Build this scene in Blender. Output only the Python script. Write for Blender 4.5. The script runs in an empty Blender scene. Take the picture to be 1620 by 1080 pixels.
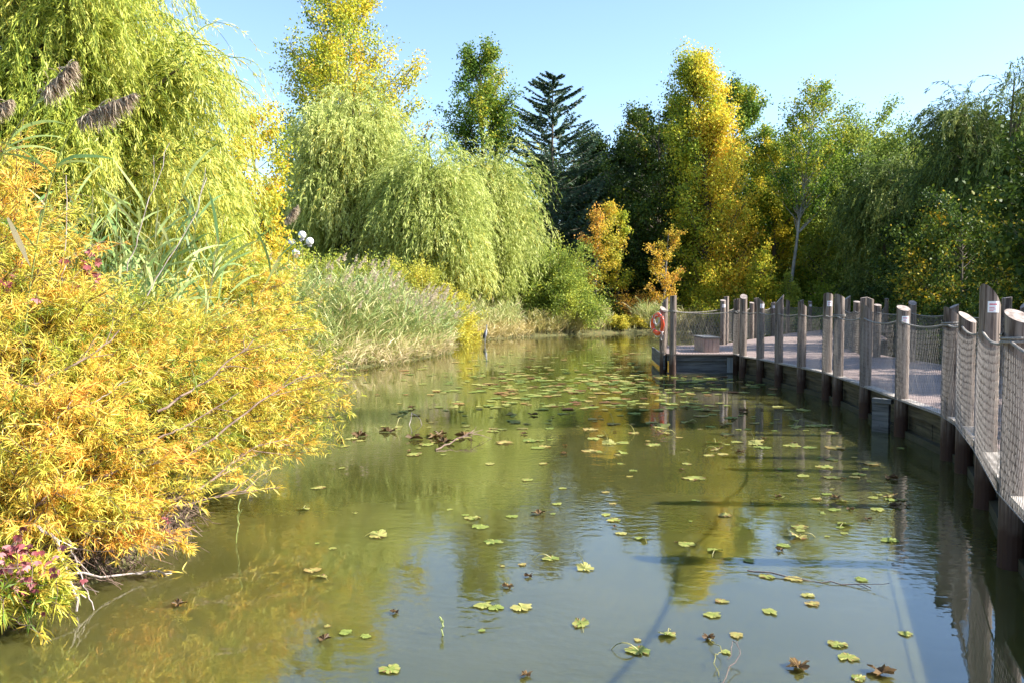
import bpy, math, random
import numpy as np
from mathutils import Vector
rng = np.random.default_rng(7)
random.seed(7)
C = bpy.context.scene.collection
PI = math.pi
# ------------------------------------------------------------------ camera maths (photo pixels -> points of the place)
F = 1308.0; EYE = 2.07; TH = math.atan(64/1308.0)
def ray(px, py):
    x, y, z = px-810, F, -(py-540)
    return np.array([x, y*math.cos(TH)+z*math.sin(TH), -y*math.sin(TH)+z*math.cos(TH)])
def at(px, py, Y):
    d = ray(px, py); return np.array([0, 0, EYE]) + d*(Y/d[1])
def gnd(px, py, z=0.0):
    d = ray(px, py); return np.array([0, 0, EYE]) + d*((z-EYE)/d[2])
SUN_AZ, SUN_EL = math.radians(94), math.radians(35)
SUN = np.array([math.sin(SUN_AZ)*math.cos(SUN_EL), math.cos(SUN_AZ)*math.cos(SUN_EL), math.sin(SUN_EL)])

# ------------------------------------------------------------------ materials
def new_mat(name):
    m = bpy.data.materials.new(name); m.use_nodes = True
    nt = m.node_tree; nt.nodes.clear()
    out = nt.nodes.new('ShaderNodeOutputMaterial')
    return m, nt, out
def ramp(nt, stops, interp='LINEAR'):
    r = nt.nodes.new('ShaderNodeValToRGB'); r.color_ramp.interpolation = interp
    while len(r.color_ramp.elements) > 1: r.color_ramp.elements.remove(r.color_ramp.elements[-1])
    r.color_ramp.elements[0].position = stops[0][0]; r.color_ramp.elements[0].color = (*stops[0][1], 1)
    for p, c in stops[1:]:
        e = r.color_ramp.elements.new(p); e.color = (*c, 1)
    return r
def leaf_mat(name, stops, trans=0.38, gloss=0.06):
    m, nt, out = new_mat(name)
    a = nt.nodes.new('ShaderNodeAttribute'); a.attribute_name = 'tint'
    r = ramp(nt, stops); nt.links.new(a.outputs['Fac'], r.inputs[0])
    d = nt.nodes.new('ShaderNodeBsdfDiffuse'); t = nt.nodes.new('ShaderNodeBsdfTranslucent')
    g = nt.nodes.new('ShaderNodeBsdfGlossy'); g.inputs['Roughness'].default_value = .5
    nt.links.new(r.outputs[0], d.inputs[0]); nt.links.new(r.outputs[0], t.inputs[0])
    mx = nt.nodes.new('ShaderNodeMixShader'); mx.inputs[0].default_value = trans
    nt.links.new(d.outputs[0], mx.inputs[1]); nt.links.new(t.outputs[0], mx.inputs[2])
    m2 = nt.nodes.new('ShaderNodeMixShader'); m2.inputs[0].default_value = gloss
    nt.links.new(mx.outputs[0], m2.inputs[1]); nt.links.new(g.outputs[0], m2.inputs[2])
    nt.links.new(m2.outputs[0], out.inputs[0]); return m
def noise_mat(name, c1, c2, scale=(8, 8, 8), rough=.8, bump=.3, detail=6, c3=None, spec=.3):
    m, nt, out = new_mat(name)
    tc = nt.nodes.new('ShaderNodeTexCoord'); mp = nt.nodes.new('ShaderNodeMapping'); mp.inputs['Scale'].default_value = scale
    nt.links.new(tc.outputs['Object'], mp.inputs[0])
    n = nt.nodes.new('ShaderNodeTexNoise'); n.inputs['Scale'].default_value = 1; n.inputs['Detail'].default_value = detail
    nt.links.new(mp.outputs[0], n.inputs['Vector'])
    st = [(.3, c1), (.7, c2)] if c3 is None else [(.25, c1), (.5, c2), (.75, c3)]
    r = ramp(nt, st); nt.links.new(n.outputs['Fac'], r.inputs[0])
    p = nt.nodes.new('ShaderNodeBsdfPrincipled'); p.inputs['Roughness'].default_value = rough
    p.inputs['Specular IOR Level'].default_value = spec
    nt.links.new(r.outputs[0], p.inputs['Base Color'])
    if bump:
        b = nt.nodes.new('ShaderNodeBump'); b.inputs['Strength'].default_value = bump; b.inputs['Distance'].default_value = .02
        nt.links.new(n.outputs['Fac'], b.inputs['Height']); nt.links.new(b.outputs[0], p.inputs['Normal'])
    nt.links.new(p.outputs[0], out.inputs[0]); return m
def plain(name, c, rough=.6, spec=.4):
    m, nt, out = new_mat(name)
    p = nt.nodes.new('ShaderNodeBsdfPrincipled'); p.inputs['Base Color'].default_value = (*c, 1)
    p.inputs['Roughness'].default_value = rough; p.inputs['Specular IOR Level'].default_value = spec
    nt.links.new(p.outputs[0], out.inputs[0]); return m

M = {}
M['bark'] = noise_mat('bark', (.07, .055, .04), (.20, .17, .13), (6, 6, 1.5), .9, .6)
M['pale_bark'] = noise_mat('pale bark', (.16, .15, .13), (.42, .40, .36), (5, 5, 2), .85, .4)
M['twig'] = noise_mat('twig', (.10, .06, .045), (.24, .17, .13), (10, 10, 4), .85, .2)
M['dead'] = noise_mat('dead stem', (.25, .2, .18), (.5, .43, .4), (20, 20, 8), .8, .2)
YEL = [(0, (.13, .22, .025)), (.25, (.38, .42, .045)), (.5, (.74, .65, .10)), (.8, (.90, .62, .10)), (1, (.84, .42, .07))]
M['shrub_leaf'] = leaf_mat('yellow narrow leaf', YEL, .36, .03)
M['willow_leaf'] = leaf_mat('willow leaf', [(0, (.18, .26, .03)), (.5, (.50, .54, .08)), (.85, (.74, .70, .17)), (1, (.76, .6, .09))], .42, .02)
M['willow_mid'] = leaf_mat('willow leaf silver green', [(0, (.16, .24, .04)), (.5, (.46, .51, .13)), (.9, (.70, .72, .26)), (1, (.66, .55, .1))], .42, .015)
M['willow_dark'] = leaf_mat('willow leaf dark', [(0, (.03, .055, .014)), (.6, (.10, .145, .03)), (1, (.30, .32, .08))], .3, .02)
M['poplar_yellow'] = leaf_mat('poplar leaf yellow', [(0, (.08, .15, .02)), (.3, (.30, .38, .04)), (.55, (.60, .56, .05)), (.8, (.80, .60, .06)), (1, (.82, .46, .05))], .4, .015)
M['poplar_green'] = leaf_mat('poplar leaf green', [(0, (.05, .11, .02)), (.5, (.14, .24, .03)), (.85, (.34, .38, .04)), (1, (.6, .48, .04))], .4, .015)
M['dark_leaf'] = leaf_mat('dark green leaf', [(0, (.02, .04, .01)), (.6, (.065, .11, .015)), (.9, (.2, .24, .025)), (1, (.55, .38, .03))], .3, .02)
M['mid_leaf'] = leaf_mat('bright green leaf', [(0, (.06, .13, .02)), (.5, (.18, .31, .035)), (1, (.46, .50, .06))], .4, .015)
M['orange_leaf'] = leaf_mat('orange leaf', [(0, (.40, .40, .05)), (.4, (.68, .52, .06)), (1, (.74, .38, .08))], .4, .015)
M['olive_leaf'] = leaf_mat('olive leaf', [(0, (.09, .15, .03)), (.6, (.26, .34, .06)), (1, (.52, .52, .07))], .35, .015)
M['gold_leaf'] = leaf_mat('gold leaf', [(0, (.38, .40, .06)), (.5, (.64, .56, .08)), (1, (.80, .50, .07))], .4, .015)
M['red_leaf'] = leaf_mat('red leaf', [(0, (.13, .025, .025)), (.5, (.34, .09, .10)), (1, (.55, .26, .25))], .3, .02)
M['needle'] = leaf_mat('needles', [(0, (.02, .045, .022)), (.6, (.06, .115, .055)), (1, (.15, .22, .09))], .15, .05)
M['reed_leaf'] = leaf_mat('reed blade', [(0, (.14, .25, .08)), (.45, (.36, .43, .14)), (.75, (.60, .56, .24)), (1, (.70, .56, .34))], .35, .03)
M['plume'] = leaf_mat('plume', [(0, (.24, .16, .11)), (.5, (.50, .40, .28)), (1, (.80, .70, .54))], .3, .02)
M['sedge'] = leaf_mat('sedge blade', [(0, (.16, .22, .06)), (.5, (.42, .38, .12)), (1, (.6, .48, .22))], .35, .05)
M['pad'] = leaf_mat('floating leaf', [(0, (.12, .17, .04)), (.45, (.22, .26, .055)), (.7, (.36, .33, .10)), (.85, (.30, .17, .06)), (1, (.14, .07, .03))], .2, .04)
M['pad_dark'] = leaf_mat('wilted leaf', [(0, (.035, .025, .015)), (.6, (.12, .07, .03)), (1, (.3, .2, .07))], .15, .015)
M['litter'] = leaf_mat('leaf litter', [(0, (.05, .035, .02)), (1, (.2, .12, .05))], .1, .02)
M['wood'] = None

def wood_mat(name, top, mid, low, wetz, gs=(26, 26, 1.3)):
    m, nt, out = new_mat(name)
    tc = nt.nodes.new('ShaderNodeTexCoord'); mp = nt.nodes.new('ShaderNodeMapping'); mp.inputs['Scale'].default_value = gs
    geo = nt.nodes.new('ShaderNodeNewGeometry'); oi = nt.nodes.new('ShaderNodeObjectInfo')
    nt.links.new(tc.outputs['Object'], mp.inputs[0])
    n = nt.nodes.new('ShaderNodeTexNoise'); n.inputs['Scale'].default_value = 1; n.inputs['Detail'].default_value = 8; n.inputs['Roughness'].default_value = .65
    nt.links.new(mp.outputs[0], n.inputs['Vector'])
    r = ramp(nt, [(.34, tuple(a*.45 for a in mid)), (.42, mid), (.52, tuple((a+b)/2 for a, b in zip(mid, top))), (.66, top)]); nt.links.new(n.outputs['Fac'], r.inputs[0])
    sep = nt.nodes.new('ShaderNodeSeparateXYZ'); nt.links.new(geo.outputs['Position'], sep.inputs[0])
    n2 = nt.nodes.new('ShaderNodeTexNoise'); n2.inputs['Scale'].default_value = 7
    nt.links.new(geo.outputs['Position'], n2.inputs['Vector'])
    ma = nt.nodes.new('ShaderNodeMath'); ma.operation = 'MULTIPLY_ADD'; ma.inputs[1].default_value = .35
    nt.links.new(n2.outputs['Fac'], ma.inputs[0]); nt.links.new(sep.outputs['Z'], ma.inputs[2])
    mr = nt.nodes.new('ShaderNodeMapRange'); mr.inputs['From Min'].default_value = wetz; mr.inputs['From Max'].default_value = wetz+.35
    nt.links.new(ma.outputs[0], mr.inputs['Value'])
    mx = nt.nodes.new('ShaderNodeMix'); mx.data_type = 'RGBA'
    nt.links.new(mr.outputs[0], mx.inputs['Factor'])
    mx.inputs[6].default_value = (*low, 1); nt.links.new(r.outputs[0], mx.inputs[7])
    # knots
    v = nt.nodes.new('ShaderNodeTexVoronoi'); v.inputs['Scale'].default_value = 4.5
    mp2 = nt.nodes.new('ShaderNodeMapping'); mp2.inputs['Scale'].default_value = (1, 1, .6)
    nt.links.new(tc.outputs['Object'], mp2.inputs[0]); nt.links.new(mp2.outputs[0], v.inputs['Vector'])
    kr = ramp(nt, [(.035, (.25, .22, .2)), (.09, (1, 1, 1))]); nt.links.new(v.outputs['Distance'], kr.inputs[0])
    mk = nt.nodes.new('ShaderNodeMix'); mk.data_type = 'RGBA'; mk.blend_type = 'MULTIPLY'; mk.inputs['Factor'].default_value = .8
    nt.links.new(mx.outputs[2], mk.inputs[6]); nt.links.new(kr.outputs[0], mk.inputs[7])
    p = nt.nodes.new('ShaderNodeBsdfPrincipled'); p.inputs['Roughness'].default_value = .75; p.inputs['Specular IOR Level'].default_value = .35
    nt.links.new(mk.outputs[2], p.inputs['Base Color'])
    b = nt.nodes.new('ShaderNodeBump'); b.inputs['Strength'].default_value = .5; b.inputs['Distance'].default_value = .006
    nt.links.new(n.outputs['Fac'], b.inputs['Height']); nt.links.new(b.outputs[0], p.inputs['Normal'])
    nt.links.new(p.outputs[0], out.inputs[0]); return m
M['post'] = wood_mat('weathered post', (.27, .215, .18), (.075, .05, .038), (.05, .024, .015), .42)
M['fascia'] = wood_mat('fascia timber', (.13, .11, .07), (.045, .035, .022), (.035, .035, .016), .12, (1.3, 1.3, 24))
M['greyboard'] = wood_mat('grey board', (.17, .175, .18), (.08, .08, .082), (.05, .055, .04), -.1, (1.3, 1.3, 24))
M['edge'] = noise_mat('edge board', (.30, .26, .22), (.52, .47, .42), (9, 9, 9), .8, .1)
M['paleboard'] = wood_mat('pale grey board', (.34, .37, .40), (.2, .22, .24), (.12, .13, .11), -.2)
M['endgrain'] = noise_mat('end grain', (.16, .12, .10), (.44, .37, .33), (22, 22, 22), .85, .2)
M['rope'] = noise_mat('rope', (.16, .14, .12), (.32, .29, .26), (60, 60, 60), .9, .4)
M['net'] = noise_mat('net cord', (.16, .14, .12), (.30, .27, .24), (30, 30, 30), .8, 0)
M['white'] = plain('white vinyl', (.8, .8, .82), .4)
M['printred'] = plain('red print', (.6, .08, .12), .5)
M['orange'] = plain('orange plastic', (.80, .085, .02), .32, .5)
M['cordw'] = plain('white cord', (.55, .55, .55), .7)
M['globe'] = plain('opal globe', (.86, .84, .82), .25)
M['metal'] = plain('grey painted metal', (.3, .3, .33), .5)

def deck_mat():
    m, nt, out = new_mat('composite decking')
    geo = nt.nodes.new('ShaderNodeNewGeometry')
    sep = nt.nodes.new('ShaderNodeSeparateXYZ'); nt.links.new(geo.outputs['Position'], sep.inputs[0])
    fr = nt.nodes.new('ShaderNodeMath'); fr.operation = 'MULTIPLY'; fr.inputs[1].default_value = 1/.14
    nt.links.new(sep.outputs['Y'], fr.inputs[0])
    fl = nt.nodes.new('ShaderNodeMath'); fl.operation = 'FLOOR'; nt.links.new(fr.outputs[0], fl.inputs[0])
    wn = nt.nodes.new('ShaderNodeTexWhiteNoise'); wn.noise_dimensions = '1D'; nt.links.new(fl.outputs[0], wn.inputs['W'])
    f2 = nt.nodes.new('ShaderNodeMath'); f2.operation = 'FRACT'; nt.links.new(fr.outputs[0], f2.inputs[0])
    gap = ramp(nt, [(0, (.12, .1, .1)), (.05, (1, 1, 1))]); nt.links.new(f2.outputs[0], gap.inputs[0])
    mp = nt.nodes.new('ShaderNodeMapping'); mp.inputs['Scale'].default_value = (1.2, 16, 1); nt.links.new(geo.outputs['Position'], mp.inputs[0])
    n = nt.nodes.new('ShaderNodeTexNoise'); n.inputs['Detail'].default_value = 6; n.inputs['Scale'].default_value = 1.5; nt.links.new(mp.outputs[0], n.inputs['Vector'])
    ad = nt.nodes.new('ShaderNodeMath'); ad.operation = 'ADD'; nt.links.new(n.outputs['Fac'], ad.inputs[0])
    mu = nt.nodes.new('ShaderNodeMath'); mu.operation = 'MULTIPLY'; mu.inputs[1].default_value = .35; nt.links.new(wn.outputs['Value'], mu.inputs[0]); nt.links.new(mu.outputs[0], ad.inputs[1])
    r = ramp(nt, [(.3, (.20, .145, .13)), (1, (.32, .24, .21))]); nt.links.new(ad.outputs[0], r.inputs[0])
    mx = nt.nodes.new('ShaderNodeMix'); mx.data_type = 'RGBA'; mx.blend_type = 'MULTIPLY'; mx.inputs['Factor'].default_value = 1
    nt.links.new(r.outputs[0], mx.inputs[6]); nt.links.new(gap.outputs[0], mx.inputs[7])
    p = nt.nodes.new('ShaderNodeBsdfPrincipled'); p.inputs['Roughness'].default_value = .7
    nt.links.new(mx.outputs[2], p.inputs['Base Color']); nt.links.new(p.outputs[0], out.inputs[0]); return m
M['deck'] = deck_mat()
M['box_side'] = noise_mat('box plank', (.26, .19, .17), (.36, .28, .25), (12, 12, 3), .7, .1)

def water_mat():
    m, nt, out = new_mat('pond water')
    geo = nt.nodes.new('ShaderNodeNewGeometry')
    n1 = nt.nodes.new('ShaderNodeTexNoise'); n1.inputs['Scale'].default_value = 1.3; n1.inputs['Detail'].default_value = 3
    mp = nt.nodes.new('ShaderNodeMapping'); mp.inputs['Scale'].default_value = (1.0, 1.5, 1); mp.inputs['Rotation'].default_value = (0, 0, .5)
    nt.links.new(geo.outputs['Position'], mp.inputs[0]); nt.links.new(mp.outputs[0], n1.inputs['Vector'])
    n2 = nt.nodes.new('ShaderNodeTexNoise'); n2.inputs['Scale'].default_value = 7.5; n2.inputs['Detail'].default_value = 2; nt.links.new(mp.outputs[0], n2.inputs['Vector'])
    # ripples come in patches
    n3 = nt.nodes.new('ShaderNodeTexNoise'); n3.inputs['Scale'].default_value = .35; nt.links.new(geo.outputs['Position'], n3.inputs['Vector'])
    pr = ramp(nt, [(.42, (.12, .12, .12)), (.62, (1, 1, 1))]); nt.links.new(n3.outputs['Fac'], pr.inputs[0])
    b1 = nt.nodes.new('ShaderNodeBump'); b1.inputs['Strength'].default_value = .5; b1.inputs['Distance'].default_value = .006
    nt.links.new(n1.outputs['Fac'], b1.inputs['Height'])
    b2 = nt.nodes.new('ShaderNodeBump'); b2.inputs['Distance'].default_value = .0035
    nt.links.new(pr.outputs[0], b2.inputs['Strength'])
    nt.links.new(n2.outputs['Fac'], b2.inputs['Height']); nt.links.new(b1.outputs[0], b2.inputs['Normal'])
    n4 = nt.nodes.new('ShaderNodeTexNoise'); n4.inputs['Scale'].default_value = .5; nt.links.new(geo.outputs['Position'], n4.inputs['Vector'])
    r = ramp(nt, [(.35, WATER_A), (.65, WATER_B)]); nt.links.new(n4.outputs['Fac'], r.inputs[0])
    p = nt.nodes.new('ShaderNodeBsdfPrincipled'); p.inputs['Roughness'].default_value = .02; p.inputs['IOR'].default_value = 2.0; p.inputs['Subsurface Weight'].default_value = 1.0; p.inputs['Subsurface Radius'].default_value = (1, .9, .5); p.inputs['Subsurface Scale'].default_value = .32
    p.inputs['Specular IOR Level'].default_value = .5
    nt.links.new(r.outputs[0], p.inputs['Base Color']); nt.links.new(b2.outputs[0], p.inputs['Normal'])
    nt.links.new(p.outputs[0], out.inputs[0]); return m
WATER_A = (.066, .066, .015); WATER_B = (.088, .084, .024)
M['water'] = water_mat()
M['ground'] = noise_mat('bank soil', (.035, .03, .018), (.10, .10, .035), (3, 3, 3), .95, .5, c3=(.13, .09, .04))

# ------------------------------------------------------------------ mesh builder
class MB:
    def __init__(s): s.v = []; s.f = []; s.t = []; s.mi = []; s.n = 0
    def add(s, verts, faces, tint=None, mi=0):
        verts = np.asarray(verts, float).reshape(-1, 3); faces = np.asarray(faces, int)
        if len(faces) == 0: return
        s.v.append(verts); s.f.append(faces + s.n); s.n += len(verts)
        nf = len(faces)
        s.t.append(np.broadcast_to(np.asarray(.5 if tint is None else tint, float), (nf,)).copy())
        s.mi.append(np.full(nf, mi))
    def build(s, name, mats, parent=None, origin=(0, 0, 0), smooth=False, link=True):
        me = bpy.data.meshes.new(name)
        V = np.concatenate(s.v) - np.asarray(origin, float)
        loops = np.concatenate([f.ravel() for f in s.f])
        sizes = np.concatenate([np.full(len(f), f.shape[1]) for f in s.f])
        me.vertices.add(len(V)); me.vertices.foreach_set('co', V.ravel().astype(np.float32))
        me.loops.add(len(loops)); me.loops.foreach_set('vertex_index', loops.astype(np.int32))
        me.polygons.add(len(sizes))
        me.polygons.foreach_set('loop_start', (np.cumsum(sizes)-sizes).astype(np.int32))
        try: me.polygons.foreach_set('loop_total', sizes.astype(np.int32))
        except Exception: pass
        if not isinstance(mats, (list, tuple)): mats = [mats]
        for m in mats: me.materials.append(m)
        me.polygons.foreach_set('material_index', np.concatenate(s.mi).astype(np.int32))
        me.polygons.foreach_set('use_smooth', np.full(len(sizes), smooth))
        a = me.attributes.new('tint', 'FLOAT', 'FACE'); a.data.foreach_set('value', np.concatenate(s.t).astype(np.float32))
        me.update(calc_edges=True)
        o = bpy.data.objects.new(name, me); C.objects.link(o)
        if parent is not None: o.parent = parent
        elif any(origin): o.location = origin
        return o
def thing(name, label, cat, loc=(0, 0, 0), group=None, rotz=0):
    o = bpy.data.objects.new(name, None); C.objects.link(o); o.location = tuple(map(float, loc)); o.rotation_euler = (0, 0, rotz)
    o.empty_display_size = .1
    return tag(o, label, cat, group)
def tag(o, label, cat, group=None, kind=None):
    o['label'] = label; o['category'] = cat
    if group: o['group'] = group
    if kind: o['kind'] = kind
    return o
def struct(o): o['kind'] = 'structure'; return o

def norm(a): return a/np.maximum(np.linalg.norm(a, axis=-1, keepdims=True), 1e-9)
def box(mb, c, s, rz=0, mi=0, tint=.5):
    x, y, z = np.array(s)/2
    v = np.array([[i*x, j*y, k*z] for i in (-1, 1) for j in (-1, 1) for k in (-1, 1)])
    cs, sn = math.cos(rz), math.sin(rz)
    v = np.stack([v[:, 0]*cs-v[:, 1]*sn, v[:, 0]*sn+v[:, 1]*cs, v[:, 2]], 1)+np.array(c)
    mb.add(v, [[0, 1, 3, 2], [4, 6, 7, 5], [0, 4, 5, 1], [2, 3, 7, 6], [0, 2, 6, 4], [1, 5, 7, 3]], tint, mi)
def tubes(mb, P, r0, r1=None, sides=4, mi=0, tint=.5, taper=1.0, cap=False):
    """P (n,k,3) centre lines; radii r0 -> r1 (scalars or (n,))"""
    P = np.asarray(P, float)
    if P.ndim == 2: P = P[None]
    n, k, _ = P.shape
    r0 = np.broadcast_to(r0, (n,)); r1 = r0 if r1 is None else np.broadcast_to(r1, (n,))
    T = norm(np.gradient(P, axis=1))
    ref = np.where(np.abs(T[:, :1, 2:3]) > .9, np.array([1., 0, 0]), np.array([0, 0, 1.]))
    ref = np.broadcast_to(ref, T.shape)
    A = norm(np.cross(T, ref)); B = np.cross(T, A)
    s = np.linspace(0, 1, k)[None, :]**taper
    R = (r0[:, None]*(1-s)+r1[:, None]*s)[..., None, None]
    an = np.arange(sides)*2*PI/sides
    ring = P[:, :, None, :] + R*(A[:, :, None, :]*np.cos(an)[:, None]+B[:, :, None, :]*np.sin(an)[:, None])
    idx = np.arange(n*k*sides).reshape(n, k, sides)
    a = idx[:, :-1]; b = idx[:, 1:]
    f = np.stack([a, np.roll(a, -1, 2), np.roll(b, -1, 2), b], -1).reshape(-1, 4)
    mb.add(ring, f, tint, mi)
def grow(P0, D0, L, k=6, grav=0., wob=.1, r=None):
    """polyline curves from P0 along D0, length L, bending by grav (per metre) and wobble"""
    r = r or rng
    P = np.array(P0, float); D = norm(np.array(D0, float)); n = len(P)
    L = np.broadcast_to(L, (n,)); step = (L/(k-1))[:, None]; g = np.broadcast_to(grav, (n,))
    out = [P.copy()]
    for i in range(k-1):
        P = P + D*step; out.append(P.copy())
        D = D + r.normal(0, wob, (n, 3)); D[:, 2] += g*step[:, 0]; D = norm(D)
    return np.stack(out, 1)
def sample(curves, ci, t):
    k = curves.shape[1]; x = t*(k-1); i = np.clip(x.astype(int), 0, k-2); f = (x-i)[:, None]
    a = curves[ci, i]; b = curves[ci, i+1]
    return a*(1-f)+b*f, norm(b-a)
def bez(A, B, Cc, k=6):
    t = np.linspace(0, 1, k)[None, :, None]
    return (1-t)**2*A[:, None]+2*t*(1-t)*B[:, None]+t*t*Cc[:, None]
def kites(mb, P, D, L, W, tint, mi=0, r=None):
    r = r or rng; n = len(P); D = norm(D); S = norm(np.cross(D, r.normal(0, 1, (n, 3))))
    L = np.broadcast_to(L, (n,))[:, None]; W = np.broadcast_to(W, (n,))[:, None]
    v = np.stack([P, P+D*L*.45+S*W*.5, P+D*L, P+D*L*.45-S*W*.5], 1)
    mb.add(v, np.arange(n*4).reshape(n, 4), tint, mi)
def blades(mb, P, D, L, W, droop, tint, segs=2, mi=0, r=None, flat=None):
    """narrow bent leaves: a strip of segs quads, pointed"""
    r = r or rng; n = len(P); D = norm(D)
    L = np.broadcast_to(L, (n,)); W = np.broadcast_to(W, (n,)); droop = np.broadcast_to(droop, (n,))
    cur = grow(P, D, L, segs+1, -droop/np.maximum(L, 1e-3), .06, r)
    T = norm(np.gradient(cur, axis=1))
    S = norm(np.cross(T, (r.normal(0, 1, (n, 3)) if flat is None else flat)[:, None, :]))
    s = np.linspace(0, 1, segs+1); prof = np.clip(np.sin(PI*(.12+.85*s)), .04, 1)[None, :, None]
    w = S*prof*W[:, None, None]*.5
    v = np.stack([cur+w, cur-w], 2)
    idx = np.arange(n*(segs+1)*2).reshape(n, segs+1, 2)
    f = np.stack([idx[:, :-1, 0], idx[:, :-1, 1], idx[:, 1:, 1], idx[:, 1:, 0]], -1).reshape(-1, 4)
    mb.add(v, f, np.repeat(tint, segs), mi)

# ------------------------------------------------------------------ setting: terrain, water
POND = np.array([(-4.6, 2.5), (-3.75, 4.6), (-3.0, 6.0), (-2.85, 7.2), (-3.4, 9), (-5.0, 12), (-6.6, 17), (-6.9, 20), (-6.4, 23.2), (-4.9, 25.2), (-3.4, 29), (-2.3, 33.6),
                 (-3.4, 36.5), (-3.2, 41), (-2.1, 42.9), (1.0, 47.8), (5.4, 52.0), (9.5, 54), (15, 56.5), (21, 55), (20.5, 44), (19, 38), (17, 27), (16.5, 15), (15, 3), (10, -5), (0, -6), (-5.0, -2)])
def pond_sd(x, y):
    """signed distance to the pond outline, positive on land"""
    x = np.asarray(x, float); y = np.asarray(y, float)
    d = np.full(x.shape, 1e9); ins = np.zeros(x.shape, bool)
    n = len(POND)
    for i in range(n):
        a = POND[i]; b = POND[(i+1) % n]; e = b-a
        t = np.clip(((x-a[0])*e[0]+(y-a[1])*e[1])/(e@e), 0, 1)
        d = np.minimum(d, np.hypot(x-a[0]-t*e[0], y-a[1]-t*e[1]))
        c = ((a[1] > y) != (b[1] > y)) & (x < (b[0]-a[0])*(y-a[1])/(b[1]-a[1]+1e-12)+a[0])
        ins ^= c
    return np.where(ins, -d, d)
def hgt(x, y):
    s = pond_sd(x, y)
    h = np.where(s > 0, .42*(1-np.exp(-s/.9))+.02*s**.8 + .05*np.minimum(s, 1)*np.sin(x*1.7)*np.cos(y*1.3), np.maximum(s*.7, -1.2))
    return h
def gz(x, y): return float(hgt(np.array([x]), np.array([y]))[0])
def axis(lo, hi, flo, fhi, fine, coarse):
    a = list(np.arange(lo, flo, coarse))+list(np.arange(flo, fhi, fine))+list(np.arange(fhi, hi+coarse, coarse)); return np.array(a)
gx = axis(-200, 200, -12, 24, .4, 8.); gy = axis(-60, 400, -8, 62, .4, 8.)
X, Y = np.meshgrid(gx, gy, indexing='ij'); Z = hgt(X, Y)
mb = MB(); idx = np.arange(X.size).reshape(X.shape)
mb.add(np.stack([X, Y, Z], -1), np.stack([idx[:-1, :-1], idx[1:, :-1], idx[1:, 1:], idx[:-1, 1:]], -1).reshape(-1, 4))
g = struct(mb.build('ground', M['ground'], smooth=True)); g['label'] = 'dark soil banks round the pond'
mb = MB(); mb.add([(-9, -7, 0), (24, -7, 0), (24, 60, 0), (-9, 60, 0)], [[0, 1, 2, 3]])
w = struct(mb.build('water', M['water'])); w['label'] = 'murky olive pond water mirroring trees and sky'

# ------------------------------------------------------------------ trees
def trunk_curve(base, H, lean=(0, 0), k=9, wob=.02, r=None):
    return grow(np.array([base]), np.array([[lean[0], lean[1], 1.]]), H*1.0, k, 0, wob, r)[0]
def crown_tree(label, cat, base, H, R, mat, prof, cs=.12, nl=55, ns=7, nleaf=26000, ls=.17, up=.7, sig=.38, seed=1, lean=(0, 0), tr=None,
               tint=lambda t, az, r: .5, bark='bark', name='tree', group=None, tv=.22, rlo=.55, split=None):
    r = np.random.default_rng(seed); base = np.array(base, float); tr = tr or H*.014
    T = trunk_curve(base-[0, 0, .3], H*.98, lean, 12, .018, r)[None]
    mbt = MB(); tubes(mbt, T, tr, tr*.12, 8)
    t = r.uniform(0, 1, nl); az = r.uniform(0, 2*PI, nl); pr = np.array([prof(x) for x in t])
    rad = R*pr*r.uniform(rlo, 1.08, nl)
    zt = H*(cs+(1-cs)*t)
    zs = np.clip(zt-rad*up-r.uniform(0, .08, nl)*H, H*cs*.8, H*.95)
    S, _ = sample(T, np.zeros(nl, int), zs/H)
    ax, _ = sample(T, np.zeros(nl, int), np.clip(zt/H, 0, 1))
    E = ax+np.stack([np.cos(az)*rad, np.sin(az)*rad, np.zeros(nl)], 1); E[:, 2] = base[2]+zt
    ctl = (S+E)/2; ctl[:, 2] -= rad*.12
    Lc = bez(S, ctl, E, 6); tubes(mbt, Lc, tr*.32*(1-.6*t), tr*.05, 4)
    ci = np.repeat(np.arange(nl), ns); tt = r.uniform(.35, 1, len(ci))
    P, D = sample(Lc, ci, tt)
    d2 = norm(D+r.normal(0, .6, P.shape)+np.array([0, 0, .25])); sl = R*.28*r.uniform(.5, 1.2, len(ci))*(.4+.75*pr[ci])
    Sc = grow(P, d2, sl, 4, .05, .12, r); tubes(mbt, Sc, tr*.06, tr*.015, 3)
    lw = r.uniform(.3, 1, len(ci)); lw /= lw.sum()
    li = r.choice(len(ci), nleaf, p=lw); lt = r.uniform(.1, 1.1, nleaf)
    LP, LD = sample(Sc, li, np.clip(lt, 0, 1)); LP = LP+r.normal(0, sig*.6, LP.shape)*[1, 1, .75]
    ct = np.array([tint(a, b, r) for a, b in zip(t, az)])[ci]+r.normal(0, .1, len(ci))
    tn = np.clip(ct[li]+r.normal(0, tv, nleaf)*.6, 0, 1)
    mbl = MB(); kites(mbl, LP, norm(r.normal(0, 1, LP.shape)+[0, 0, -.35]), ls*r.uniform(.6, 1.2, nleaf), ls*.85*r.uniform(.6, 1.1, nleaf), tn, r=r)
    o = thing(name, label, cat, base, group)
    mbt.build('trunk', M[bark], o, base, True); mbl.build('crown', M[mat], o, base)
    return o
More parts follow.
